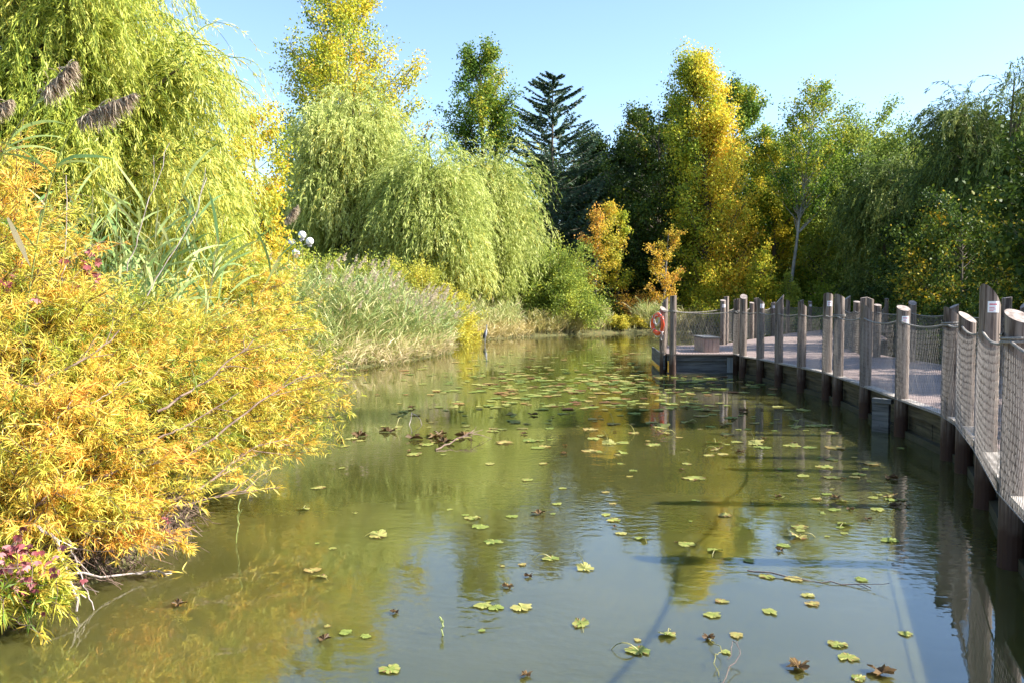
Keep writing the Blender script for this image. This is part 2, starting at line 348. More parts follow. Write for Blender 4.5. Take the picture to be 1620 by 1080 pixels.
def willow(label, base, H, R, mat, seed=1, nl=70, nst=1100, per=40, ll=.24, lw=.045, hang=.8, floor=.6, cs=.3, tr=.35, tint=.5, lean=(0, 0), segs=1, rlo=.4,
           group=None, name='weeping_willow', arc=.5, wind=(0, 0), lmax=3.2):
    r = np.random.default_rng(seed); base = np.array(base, float)
    T = trunk_curve(base-[0, 0, .3], H*.8, lean, 10, .04, r)[None]
    mbt = MB(); tubes(mbt, T, tr, tr*.2, 8)
    az = r.uniform(0, 2*PI, nl); u = r.uniform(0, 1, nl)
    el = np.arcsin(u); rr = r.uniform(rlo, 1, nl)
    dz = H*(1-cs)
    E = base+np.stack([np.cos(az)*np.cos(el)*R*rr, np.sin(az)*np.cos(el)*R*rr, H*cs+np.sin(el)*dz*(.55+.45*rr)*.98], 1)
    E[:, 0] += lean[0]*H*.7; E[:, 1] += lean[1]*H*.7
    zs = np.clip((E[:, 2]-base[2])*r.uniform(.35, .7, nl), H*.12, H*.75)
    S, _ = sample(T, np.zeros(nl, int), zs/(H*.8))
    ctl = S*.4+E*.6; ctl[:, 2] = E[:, 2]*.85+S[:, 2]*.15
    Lc = bez(S, ctl, E, 7); tubes(mbt, Lc, tr*.28, tr*.05, 5)
    ci = r.integers(0, nl, nst); tt = r.uniform(.3, 1, nst)**.7
    P, D = sample(Lc, ci, tt)
    P = P+r.normal(0, .05, P.shape)*R
    out = norm((P-base)*[1, 1, 0]+r.normal(0, R*.15, P.shape)*[1, 1, 0])
    d0 = norm(out*arc+D*.35+np.array([wind[0], wind[1], .3])+r.normal(0, .3, P.shape))
    L = np.minimum((P[:, 2]-base[2]-floor)*hang, lmax)*r.uniform(.5, 1.05, nst); L = np.maximum(L, .7)
    k = 9; cur = grow(P, d0, L, k, -3.2/np.maximum(L, .8), .08, r)
    mbt2 = MB(); tubes(mbt2, cur, .012 if H > 9 else .006, .003, 3)
    n = nst*per; li = np.repeat(np.arange(nst), per); lt = r.uniform(.08, 1, n)
    LP, LD = sample(cur, li, lt)
    cl = (r.normal(0, .16, nl)[ci]+r.normal(0, .08, nst))[li]
    tn = np.clip(tint+cl+r.normal(0, .12, n), 0, 1)
    dd = norm(LD+r.normal(0, .42, LD.shape)+[0, 0, -.25])
    mbl = MB(); LP = LP+r.normal(0, .03, LP.shape)
    if segs == 1: kites(mbl, LP, dd, ll*r.uniform(.6, 1.2, n), lw, tn, r=r)
    else: blades(mbl, LP, dd, ll*r.uniform(.6, 1.2, n), lw, .5, tn, segs, r=r)
    o = thing(name, label, 'tree', base, group)
    mbt.v += mbt2.v and []
    mbt.build('trunk', M['bark'], o, base, True); mbt2.build('hanging_twigs', M['olive_leaf'], o, base); mbl.build('crown', M[mat], o, base)
    return o
def spruce(label, base, H, R, seed=1, sparse=1.0, name='spruce_tree', lean=(0, 0), dens=110, R0=.12):
    r = np.random.default_rng(seed); base = np.array(base, float)
    T = trunk_curve(base-[0, 0, .3], H, lean, 10, .004, r)[None]
    mbt = MB(); tubes(mbt, T, H*.013, .02, 8)
    zs = []; z = H*.06
    while z < H*.985: zs += [z+r.normal(0, .07) for _ in range(8)]; z += .42+.2*(1-z/H)
    zs = np.array(zs); n = len(zs); t = zs/H; az = r.uniform(0, 2*PI, n)
    L = (R*1.12*(1-t)**.62+R0*(1-t*.5))*r.uniform(.7, 1.12, n)*sparse
    P, _ = sample(T, np.zeros(n, int), np.clip(t, 0, 1))
    el = -.16+.42*t+r.normal(0, .08, n)
    D = np.stack([np.cos(az)*np.cos(el), np.sin(az)*np.cos(el), np.sin(el)], 1)
    cur = grow(P, D, L, 7, .12*np.ones(n), .03, r); tubes(mbt, cur, .035*(1.1-t), .006, 4)
    k = dens; li = np.repeat(np.arange(n), k); lt = r.uniform(.12, 1, n*k)
    LP, LD = sample(cur, li, lt)
    side = norm(np.cross(LD, [0, 0, 1.]))*r.choice([-1, 1], len(li))[:, None]
    dd = norm(LD*.6+side*r.uniform(.2, .9, (len(li), 1))+np.array([0, 0, -1])*r.uniform(.0, 1.1, (len(li), 1)))
    wl = (.18+.42*(1-t[li])*np.sqrt(np.clip(1.15-lt, 0, 1)))*r.uniform(.6, 1.2, len(li))
    mbl = MB(); kites(mbl, LP, dd, wl*1.1, .10, np.clip(.4+r.normal(0, .2, len(li)), 0, 1), r=r)
    o = thing(name, label, 'tree', base)
    mbt.build('trunk', M['bark'], o, base, True); mbl.build('crown', M['needle'], o, base); return o
def bush(label, base, R, H, mat, seed=1, nst=60, nleaf=9000, ls=.1, lw=.06, sig=.16, tint=.5, tv=.2, name='shrub', cat='shrub', group=None, skew=(0, 0), ry=None, blade=False, clump=.1):
    r = np.random.default_rng(seed); base = np.array(base, float); ry = ry or R
    az = r.uniform(0, 2*PI, nst); u = r.uniform(.05, 1, nst); el = np.arcsin(u); rr = r.uniform(.5, 1, nst)
    E = base+np.stack([np.cos(az)*np.cos(el)*R*rr+skew[0]*u, np.sin(az)*np.cos(el)*ry*rr+skew[1]*u, np.sin(el)*H*rr**.6+.1], 1)
    S = base+np.stack([r.normal(0, R*.12, nst), r.normal(0, ry*.12, nst), np.full(nst, -.15)], 1)
    ctl = S*.5+E*.5; ctl[:, 2] += H*.22; Lc = bez(S, ctl, E, 7)
    mbt = MB(); tubes(mbt, Lc, .022*H**.5, .005, 4)
    ns = 5; ci = np.repeat(np.arange(nst), ns); P, D = sample(Lc, ci, r.uniform(.4, 1, len(ci)))
    Sc = grow(P, norm(D+r.normal(0, .5, P.shape)), R*.3*r.uniform(.5, 1.2, len(ci)), 4, 0, .15, r); tubes(mbt, Sc, .008, .003, 3)
    li = r.integers(0, len(ci), nleaf); LP, LD = sample(Sc, li, r.uniform(.1, 1, nleaf)); LP = LP+r.normal(0, sig*.6, LP.shape)
    LP[:, 2] = np.maximum(LP[:, 2], base[2]+.03)
    ct = r.normal(0, clump, len(ci)); tn = np.clip(tint+ct[li]+r.normal(0, tv, nleaf)*.7, 0, 1)
    mbl = MB(); dd = norm(LD*.7+r.normal(0, .7, LD.shape))
    if blade: blades(mbl, LP, dd, ls*r.uniform(.6, 1.2, nleaf), lw, .4, tn, 2, r=r)
    else: kites(mbl, LP, dd, ls*r.uniform(.6, 1.2, nleaf), lw, tn, r=r)
    o = thing(name, label, cat, base, group)
    mbt.build('stems', M['twig'], o, base); mbl.build('foliage', M[mat], o, base); return o

def B(px, Y, dz=0):                       # point on the ground below photo column px at distance Y
    x = (px-810)/F*Y; return (x, Y, gz(x, Y)+dz)
def HT(py, Y): return at(810, py, Y)[2]   # world height seen at photo row py at distance Y
def popl(t): return max(.14, (math.sin(PI*min(1, .2+.76*t)))**.6)
def rnd(t): return max(.15, math.sin(PI*(.12+.80*t))**.6)
def cone(t): return max(.12, (1-t)**.7+.12)
# --- left side, back to front
crown_tree('yellow autumn tree at the left edge of the sky gap, behind the near weeping willow', 'tree', B(400, 34), HT(185, 34), 2.3, 'poplar_yellow', popl, .15, 60, 6, 16000, .13, .5, .3, 21,
           tint=lambda t, a, r: .62+r.normal(0, .12), name='poplar_tree')
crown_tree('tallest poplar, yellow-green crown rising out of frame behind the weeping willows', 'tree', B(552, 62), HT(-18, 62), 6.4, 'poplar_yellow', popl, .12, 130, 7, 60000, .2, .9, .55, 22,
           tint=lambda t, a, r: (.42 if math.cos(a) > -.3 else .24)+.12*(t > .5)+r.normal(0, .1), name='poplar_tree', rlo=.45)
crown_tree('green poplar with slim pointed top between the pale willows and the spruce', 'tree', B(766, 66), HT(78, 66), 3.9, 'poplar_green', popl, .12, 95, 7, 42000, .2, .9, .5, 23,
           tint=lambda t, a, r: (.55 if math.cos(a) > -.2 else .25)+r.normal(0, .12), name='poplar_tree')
willow('large pale green weeping willow in the middle left, its crown a wide dome', B(562, 47), HT(138, 47), 4.1, 'willow_mid', 31, 120, 4200, 34, .30, .048, .85, 1.2, .2, .35, .58)
willow('pale green weeping willow leaning right against the large domed willow', B(686, 44), HT(203, 44), 2.3, 'willow_mid', 132, 60, 2600, 34, .30, .048, .92, .7, .2, .28, .6, arc=.32, lmax=4)
willow('narrow weeping willow nearest the spruce, streamers hanging to the reeds', B(776, 50), HT(264, 50), 1.45, 'willow_mid', 33, 45, 2100, 34, .30, .048, .95, .5, .25, .22, .55, lmax=5, arc=.2)
# --- near weeping willow, top left
willow('near weeping willow filling the upper left corner with yellow-green streamers', B(65, 16), 9.8, 4.2, 'willow_leaf', 34, 170, 8500, 46, .16, .021, .85, 1.6, .15, .3, .58, segs=1, arc=.55, lmax=2.3)
# --- conifers and the dark grove
spruce('tall dark spruce with tiered drooping branches against the sky', B(874, 66), HT(122, 66), 8.2, 41, 1.0, dens=150)
spruce('second spruce, only its dark spire showing left of the yellow poplar', B(1012, 74), HT(175, 74), 5.0, 42)
for i, (px, Y, ty, R, lab) in enumerate([(962, 73, 222, 4.2, 'broad black-green pine right beside the tall spruce'), (912, 77, 292, 4.2, 'dark conifer filling the gap behind the tall spruce')]):
    crown_tree(lab, 'tree', B(px, Y), HT(ty, Y), R, 'dark_leaf', rnd, .1, 90, 8, 40000, .24, .2, .5, 43+i, tint=lambda t, a, r: .3+r.normal(0, .12), name='pine_tree')
crown_tree('shaded deep green tree directly left of the yellow poplar', 'tree', B(1040, 64), HT(172, 64), 4.6, 'dark_leaf', rnd, .08, 110, 8, 52000, .2, .5, .4, 45, tint=lambda t, a, r: .5+r.normal(0, .12), name='broadleaf_tree')
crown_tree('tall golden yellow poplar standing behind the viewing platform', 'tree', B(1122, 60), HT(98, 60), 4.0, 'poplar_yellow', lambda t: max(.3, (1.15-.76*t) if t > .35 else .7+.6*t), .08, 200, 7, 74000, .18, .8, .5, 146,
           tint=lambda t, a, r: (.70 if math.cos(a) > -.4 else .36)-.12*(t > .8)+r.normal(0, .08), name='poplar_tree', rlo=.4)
crown_tree('green tree looking over the golden poplar on its right', 'tree', B(1172, 70), HT(140, 70), 4.2, 'poplar_green', rnd, .12, 80, 7, 38000, .2, .7, .4, 47, tint=lambda t, a, r: .6+r.normal(0, .14), name='broadleaf_tree')
crown_tree('yellow-flecked green tree between the golden poplar and the leaning poplar', 'tree', B(1222, 66), HT(215, 66), 3.6, 'poplar_green', rnd, .1, 70, 7, 36000, .18, .7, .4, 48, tint=lambda t, a, r: .78+r.normal(0, .14), name='broadleaf_tree')
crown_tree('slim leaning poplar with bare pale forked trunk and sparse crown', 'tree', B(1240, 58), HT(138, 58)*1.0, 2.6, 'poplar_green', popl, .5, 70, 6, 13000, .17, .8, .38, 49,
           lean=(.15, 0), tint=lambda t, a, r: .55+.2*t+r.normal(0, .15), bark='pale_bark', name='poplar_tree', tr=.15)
crown_tree('grey-green tree right of the leaning poplar, top feathery', 'tree', B(1372, 60), HT(190, 60), 5.0, 'olive_leaf', rnd, .08, 100, 8, 50000, .17, .5, .42, 50, tint=lambda t, a, r: .55+r.normal(0, .15), name='broadleaf_tree')
crown_tree('bright green tree low behind the leaning poplar trunk', 'tree', B(1300, 68), HT(250, 68), 5.0, 'mid_leaf', rnd, .05, 80, 8, 40000, .2, .5, .42, 51, tint=lambda t, a, r: .7+r.normal(0, .15), name='broadleaf_tree')
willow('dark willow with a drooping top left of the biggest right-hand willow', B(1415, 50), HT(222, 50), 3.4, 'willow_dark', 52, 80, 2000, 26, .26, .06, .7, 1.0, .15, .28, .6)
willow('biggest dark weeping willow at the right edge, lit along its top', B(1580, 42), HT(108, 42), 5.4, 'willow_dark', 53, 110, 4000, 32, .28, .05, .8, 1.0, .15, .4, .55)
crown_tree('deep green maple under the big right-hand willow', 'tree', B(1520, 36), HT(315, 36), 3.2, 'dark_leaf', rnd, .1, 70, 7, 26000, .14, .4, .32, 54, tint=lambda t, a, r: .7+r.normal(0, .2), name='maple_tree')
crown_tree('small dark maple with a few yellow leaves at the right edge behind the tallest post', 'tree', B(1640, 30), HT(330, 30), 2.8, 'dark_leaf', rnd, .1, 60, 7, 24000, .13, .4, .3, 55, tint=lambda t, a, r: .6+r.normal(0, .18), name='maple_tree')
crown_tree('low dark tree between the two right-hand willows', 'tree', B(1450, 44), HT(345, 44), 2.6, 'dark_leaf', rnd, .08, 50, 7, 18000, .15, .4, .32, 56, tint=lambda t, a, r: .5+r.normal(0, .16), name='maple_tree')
# --- trees out past the right of the frame: they shade the deck and a strip of the pond
for i, (x, y, h, R_, lab) in enumerate([(17.8, 14.2, 8.6, 2.5, 'second nearest of the trees beyond the boardwalk whose shade falls on the deck'), (17.6, 19.5, 8.6, 2.6, 'second farthest one of the trees beyond the boardwalk whose shade falls on the deck'), (17.9, 26, 9.0, 2.8, 'farthest of the trees beyond the boardwalk whose shade falls on the deck'),
        (17.2, 9.5, 8.2, 2.6, 'nearest of the trees beyond the boardwalk whose shade falls on the deck')]):
    crown_tree(lab, 'tree', (x, y, .4), h, R_, 'dark_leaf', rnd, .25, 55, 7, 15000, .2, .5, .4, 57+i, name='maple_tree')
crown_tree('tall slim poplar past the right frame edge whose shade crosses the middle of the pond', 'tree', (20.3, 13.4, .4), 16.6, 1.5, 'poplar_green', popl, .5, 60, 7, 14000, .2, .8, .3, 60, name='poplar_tree')
# --- small trees and shrubs on the far bank
crown_tree('small orange and yellow tree in front of the dark spruce', 'tree', B(943, 57), HT(335, 57), 1.9, 'orange_leaf', rnd, .3, 30, 6, 5200, .15, .5, .3, 61, tint=lambda t, a, r: (.3 if math.cos(a) > 0 else .75)+r.normal(0, .15), bark='pale_bark', name='young_tree')
crown_tree('yellow-green sapling just right of the small orange tree', 'tree', B(978, 58), HT(345, 58), 1.3, 'poplar_yellow', rnd, .35, 26, 6, 4500, .15, .5, .25, 62, tint=lambda t, a, r: .5+r.normal(0, .15), name='young_tree')
crown_tree('orange sapling standing behind the lifebuoy', 'tree', B(1050, 56), HT(368, 56), 1.3, 'orange_leaf', rnd, .25, 26, 6, 3600, .14, .6, .25, 63, tint=lambda t, a, r: .62+r.normal(0, .18), bark='pale_bark', name='young_tree')
bush('large olive green shrub at the far water edge below the spruce', B(872, 52.8), 3.7, 5.6, 'olive_leaf', 64, 150, 42000, .16, .075, .32, .6, clump=.15)
bush('yellowing shrub at the right foot of the large olive shrub', B(925, 54.5), 1.3, 2.2, 'olive_leaf', 65, 60, 8000, .14, .07, .2, .8)
bush('low bright yellow bush at the waterline left of the lifebuoy', B(975, 53.6), .9, .75, 'gold_leaf', 66, 50, 5000, .11, .07, .12, .4, group='low yellow bushes at the waterline')
bush('low bright yellow bush at the waterline nearest the lifebuoy', B(1008, 54.6), .9, .65, 'gold_leaf', 67, 50, 5000, .11, .07, .12, .45, group='low yellow bushes at the waterline')
bush('reddish brown undergrowth behind the low yellow bushes', B(1005, 57.5), 2.3, 2.3, 'orange_leaf', 68, 50, 2600, .15, .1, .3, .75, tv=.3)
bush('dark green undergrowth left of the reddish brown bushes', B(945, 57.5), 2.2, 2.4, 'dark_leaf', 69, 70, 8000, .16, .1, .3, .6)
bush('yellow-green bush behind the platform bench box', B(1120, 57.5), 2.0, 2.6, 'poplar_yellow', 70, 70, 9000, .15, .1, .3, .45)
bush('cone of ivy-clad yellow-green creeper on a dead trunk', B(1204, 56.5), 1.2, 6.0, 'poplar_yellow', 71, 110, 15000, .15, .11, .25, .5, name='ivy_clad_trunk', cat='creeper')
bush('shorter ivy-clad stump beside the leaning pale trunk', B(1250, 56.5), .95, 3.8, 'olive_leaf', 72, 90, 9000, .15, .1, .22, .8, name='ivy_clad_trunk', cat='creeper')
for i, (px, Y, R, H, mt, tn, lab) in enumerate([
    (1160, 59, 2.2, 2.9, 'mid_leaf', .6, 'bright green bush at the foot of the golden poplar'),
    (1225, 55.5, 1.8, 1.5, 'gold_leaf', .1, 'low yellow-green bush in front of the ivy-clad trunk'),
    (1283, 54.5, 2.2, 1.8, 'olive_leaf', .55, 'soft grey-green brush beyond the middle posts'),
    (1310, 58, 2.2, 2.8, 'mid_leaf', .75, 'sunlit lime bush behind the rounded post'),
    (1365, 56, 2.2, 2.2, 'mid_leaf', .55, 'green bush under the grey-green tree'),
    (1405, 50, 1.7, 1.8, 'poplar_yellow', .4, 'yellow-tinged bush left of the dark right-hand grove'),
    (1455, 42, 2.2, 2.2, 'dark_leaf', .6, 'dark bush at the foot of the right-hand grove'),
    (1520, 34, 2.2, 2.1, 'dark_leaf', .6, 'dark bush behind the slant-topped posts'),
    (1590, 29, 2.2, 2.1, 'dark_leaf', .6, 'dark bush behind the tallest post')]):
    bush(lab, B(px, Y), R, H, mt, 80+i, 70, 9000, .15, .1, .28, tn, ry=1.6)
# --- dense wood closing the background
for i, (px, Y, ty, R, mt) in enumerate([(300, 70, 250, 6, 'mid_leaf'), (380, 62, 330, 5, 'mid_leaf'), (540, 68, 330, 5, 'mid_leaf'), (660, 70, 340, 5, 'mid_leaf'), (760, 74, 340, 5, 'dark_leaf'), (200, 60, 250, 6, 'mid_leaf'), (470, 78, 330, 5, 'mid_leaf'), (620, 80, 300, 6, 'dark_leaf'), (720, 84, 330, 6, 'dark_leaf'), (830, 82, 345, 5, 'dark_leaf'), (890, 86, 265, 5, 'dark_leaf'),
        (960, 84, 245, 5, 'dark_leaf'), (1030, 84, 230, 5, 'dark_leaf'), (1100, 82, 250, 6, 'dark_leaf'), (1180, 84, 250, 5, 'mid_leaf'), (1260, 84, 250, 5, 'mid_leaf'), (1340, 78, 245, 6, 'dark_leaf'), (1430, 66, 235, 6, 'dark_leaf'),
        (1530, 58, 240, 6, 'dark_leaf'), (1640, 50, 200, 6, 'dark_leaf'), (1760, 44, 200, 6, 'dark_leaf')]):
    crown_tree('dark leafy tree deep in the wood, mostly hidden by the trees in front', 'tree', B(px, Y), HT(ty, Y), R*1.15, mt, rnd, .04, 70, 8, 24000, .36, .3, .7, 100+i,
               tint=lambda t, a, r: .45+r.normal(0, .12), name='woodland_tree', group='background trees of the wood')

# --- left bank mid-distance shrubs
bush('yellow-green shrub below the lamp globes', B(500, 33), 2.3, 3.9, 'olive_leaf', 120, 110, 24000, .13, .05, .22, .75, clump=.15)
bush('lime yellow shrub under the leaning pale willow', B(650, 38), 2.6, 3.7, 'gold_leaf', 121, 110, 24000, .13, .06, .22, .2, clump=.15)
bush('golden yellow shrub below the middle willows, right of the reed plumes', B(712, 40.5), 1.7, 2.9, 'gold_leaf', 122, 90, 16000, .13, .06, .2, .4)
bush('pale yellow-green shrub rising behind the plumes of the reed bank', B(585, 35), 2.3, 3.3, 'olive_leaf', 126, 100, 20000, .13, .05, .22, .85, clump=.15)
bush('orange yellow shrub between the near willow and the lamp post', B(425, 27), 1.6, 3.4, 'poplar_yellow', 123, 80, 12000, .12, .07, .22, .7)
bush('small golden plant at the right tip of the reeds', B(745, 38.6), .55, .75, 'gold_leaf', 124, 40, 2500, .09, .05, .1, .6, name='goldenrod_plant', cat='plant')
bush('small golden plant left of the heron', B(748, 42.8), .5, .5, 'gold_leaf', 125, 40, 2200, .09, .05, .1, .5, name='goldenrod_plant', cat='plant')

# ------------------------------------------------------------------ reeds and sedges
def reeds(label, pts, H, seed, plume=.25, nb=6, bl=.5, bw=.022, lean=(0, 0), mat='reed_leaf', group=None, name='reed_clump', tint=.4, ls=.14, pl=.32, droop=.9, mind=None):
    r = np.random.default_rng(seed); pts = np.array(pts, float); n = len(pts)
    c = pts.mean(0); base = np.array([c[0], c[1], gz(c[0], c[1])])
    P0 = np.concatenate([pts, np.maximum(hgt(pts[:, 0], pts[:, 1]), -.3)[:, None]-.05], 1)
    h = H*np.clip(r.normal(.85, .16, n), .4, 1.15)
    D0 = np.stack([r.normal(lean[0], ls, n), r.normal(lean[1], ls, n), np.ones(n)], 1)
    cur = grow(P0, D0, h, 7, -.03, .04, r)
    o = thing(name, label, 'reeds', base, group)
    mb = MB(); tubes(mb, cur, .006, .003, 3, tint=np.repeat(np.clip(r.normal(.7, .15, n), 0, 1), 18))
    li = np.repeat(np.arange(n), nb); t = r.uniform(.15, .92, len(li)); P, D = sample(cur, li, t)
    az = r.uniform(0, 2*PI, len(li)); side = np.stack([np.cos(az), np.sin(az), np.zeros(len(li))], 1)
    d = norm(D*.8+side*r.uniform(.3, .9, (len(li), 1)))
    tn = np.clip(tint+r.normal(0, .22, len(li))+.35*(1-t)**2, 0, 1)
    blades(mb, P, d, bl*r.uniform(.6, 1.2, len(li)), bw, droop*r.uniform(.3, 1.3, len(li)), tn, 4, r=r)
    mb.build('stems_and_blades', M[mat], o, base)
    pi = np.where(r.uniform(0, 1, n) < plume)[0]
    if len(pi):
        mp = MB(); q = 70; k = np.repeat(pi, q); E = cur[k, -1]; Dd = norm(cur[k, -1]-cur[k, -2])
        u = r.uniform(0, 1, len(k)); bend = np.stack([np.ones(len(k))*.5, np.zeros(len(k)), -.25*np.ones(len(k))], 1)
        P = E+Dd*(u*pl)[:, None]+bend*(u**2*pl*.6)[:, None]
        dd = norm(Dd*.8+bend*.6+r.normal(0, .35, P.shape)+[0, 0, -.25])
        blades(mp, P, dd, pl*.36*(1.15-u), .018, .7, np.clip(.72+r.normal(0, .2, len(k)), 0, 1), 2, r=r)
        mp.build('plumes', M['plume'], o, base)
    return o
def scatter(poly, n, r):
    poly = np.array(poly); lo = poly.min(0); hi = poly.max(0); out = []
    while len(out) < n:
        p = r.uniform(lo, hi); ins = False
        for i in range(len(poly)):
            a = poly[i]; b = poly[(i+1) % len(poly)]
            if (a[1] > p[1]) != (b[1] > p[1]) and p[0] < (b[0]-a[0])*(p[1]-a[1])/(b[1]-a[1])+a[0]: ins = not ins
        if ins: out.append(p)
    return np.array(out)
r0 = np.random.default_rng(5)
reeds('wall of tall green reeds rising from the left bank, left part of the reed bank', scatter([(-6.6, 22.8), (-5.2, 24.6), (-6.6, 28), (-8.6, 26), (-7.6, 21.5)], 620, r0), 2.8, 200, .05, 8, .6, .032)
reeds('middle part of the reed bank, plumes leaning right over the water', scatter([(-5.3, 24.8), (-3.6, 28.3), (-4.6, 31.5), (-7, 28.5)], 620, r0), 2.7, 201, .16, 8, .55, .032, lean=(.1, 0))
reeds('right tip of the reed bank with pinkish drooping plumes near the water', scatter([(-3.7, 28.2), (-2.4, 33.2), (-3.2, 35.6), (-5.0, 32)], 480, r0), 2.0, 202, .24, 8, .5, .032, lean=(.18, 0), pl=.4)
reeds('pale dry reed stalks bent low along the foot of the reed bank', scatter([(-6.5, 22.6), (-5.0, 24.7), (-3.5, 28.0), (-2.3, 33.4), (-2.7, 33.8), (-4.1, 28.3), (-5.5, 25.2), (-7, 23.2)], 420, r0), .9, 203, 0, 5, .5, .022, lean=(.25, -.3), tint=.85, ls=.4)
reeds('grey-green thicket of rushes behind the heron', scatter([(-3.4, 42), (-2.0, 43.3), (.6, 47.5), (.6, 50.5), (-4, 47)], 650, r0), 1.8, 204, .03, 7, .5, .03, tint=.55)
reeds('dry pale sedge fringe at the waterline right of the heron', scatter([(-1.9, 43.0), (1.2, 47.8), (1.0, 48.8), (-2.4, 43.8)], 220, r0), .8, 205, 0, 6, .5, .03, tint=.9, mat='sedge', ls=.35, name='sedge_clump')
reeds('rushes at the waterline below the large olive shrub', scatter([(1.2, 48.0), (4.8, 51.5), (4.4, 52.2), (.9, 48.8)], 260, r0), 1.3, 206, .0, 6, .6, .03, tint=.5, name='sedge_clump', mat='sedge')
reeds('silvery grass clump left of the low yellow bushes', scatter([(4.5, 51.9), (6.3, 53), (6, 53.8), (4.3, 52.8)], 200, r0), 1.4, 207, 0, 6, .7, .03, tint=.6, name='sedge_clump')
reeds('arching grass behind the lifebuoy posts', scatter([(8.4, 54), (11, 54.8), (11, 56), (8.2, 55.2)], 200, r0), 1.6, 208, 0, 6, .8, .03, tint=.55, name='sedge_clump')
reeds('reeds along the far bank seen through the boardwalk netting', scatter([(11, 54.8), (15, 56.6), (21, 55.2), (21, 56.5), (15, 58), (11, 56)], 420, r0), 1.3, 209, 0, 6, .6, .035, tint=.55, mat='sedge')
reeds('tall blue-green reeds growing up through the near yellow shrubs', scatter([(-5.3, 8.2), (-4.0, 8.0), (-3.2, 9.2), (-5.4, 9.6)], 125, r0), 2.95, 210, .0, 10, .55, .030, lean=(.10, 0), tint=.3)
reeds('reeds between the near yellow shrubs and the weeping willow', scatter([(-5.6, 11), (-4.6, 11.5), (-5.2, 14), (-7, 14)], 90, r0), 2.6, 211, .02, 8, .55, .03, lean=(.15, 0), tint=.3)
reeds('green reeds at the water edge behind the reach of the yellow shrub', scatter([(-6.7, 17), (-6, 16), (-6.6, 21.5), (-8, 21), (-8, 17)], 200, r0), 2.3, 212, .05, 7, .5, .028, lean=(.15, 0), tint=.4)

# individual plumed reeds in front of the near willow
def plumed_reed(label, foot, tip, head, pl, seed):
    """stem from foot to tip, feathery head running from tip to head"""
    r = np.random.default_rng(seed); foot, tip, head = map(lambda a: np.array(a, float), (foot, tip, head))
    c = foot*.5+tip*.5; c[:2] = foot[:2]*.8+tip[:2]*.2; c[2] = foot[2]*.2+tip[2]*.8
    cur = bez(foot[None], c[None], tip[None], 9); o = thing('plumed_reed', label, 'reed', foot)
    mb = MB(); tubes(mb, cur, .007, .004, 5); hc = bez(tip[None], (tip*.5+head*.5+[0, 0, .03])[None], head[None], 7)
    tubes(mb, hc, .004, .002, 4); mb.build('stem', M['reed_leaf'], o, foot)
    n = 760; u = r.uniform(0, 1, n); P, D = sample(hc, np.zeros(n, int), u)
    d = norm(D*r.uniform(.2, 1.2, (n, 1))+r.normal(0, .36, (n, 3))+[0.02, 0, -.8])
    mp = MB(); blades(mp, P, d, pl*.3*np.sin(PI*(.2+.72*u))*r.uniform(.4, 1.5, n), .006, 1.6, np.clip(.34+r.normal(0, .25, n), 0, 1), 3, r=r)
    mp.build('plume', M['plume'], o, foot)
    k = 6; P, D = sample(cur, np.zeros(k, int), r.uniform(.55, .95, k)); az = r.uniform(0, 2*PI, k); dd = norm(D*.7+np.stack([np.cos(az), np.sin(az)*.5, 0*az], 1)*.8); tq = r.uniform(0, .5, k)
    for j in range(k):
        ml = MB(); blades(ml, P[j:j+1], dd[j:j+1], .42, .026, 1.0, tq[j:j+1], 6, r=r); ml.build('blade', M['reed_leaf'], o, foot)
plumed_reed('reed with the large brown feathery plume in front of the weeping willow', (-3.9, 6.4, .2), at(120, 190, 5.6), at(214, 148, 5.6), .42, 1)
plumed_reed('reed with a brown plume left of the largest plume', (-4.4, 6.2, .2), at(66, 150, 5.8), at(117, 98, 5.8), .4, 2)
plumed_reed('reed with a ragged plume at the left frame edge', (-4.7, 6.2, .2), at(-20, 182, 6), at(18, 158, 6), .3, 3)
plumed_reed('thin reed with a small pinkish plume in front of the lamp globes', (-5.0, 12.5, .4), at(452, 350, 12), at(470, 326, 12), .35, 4)

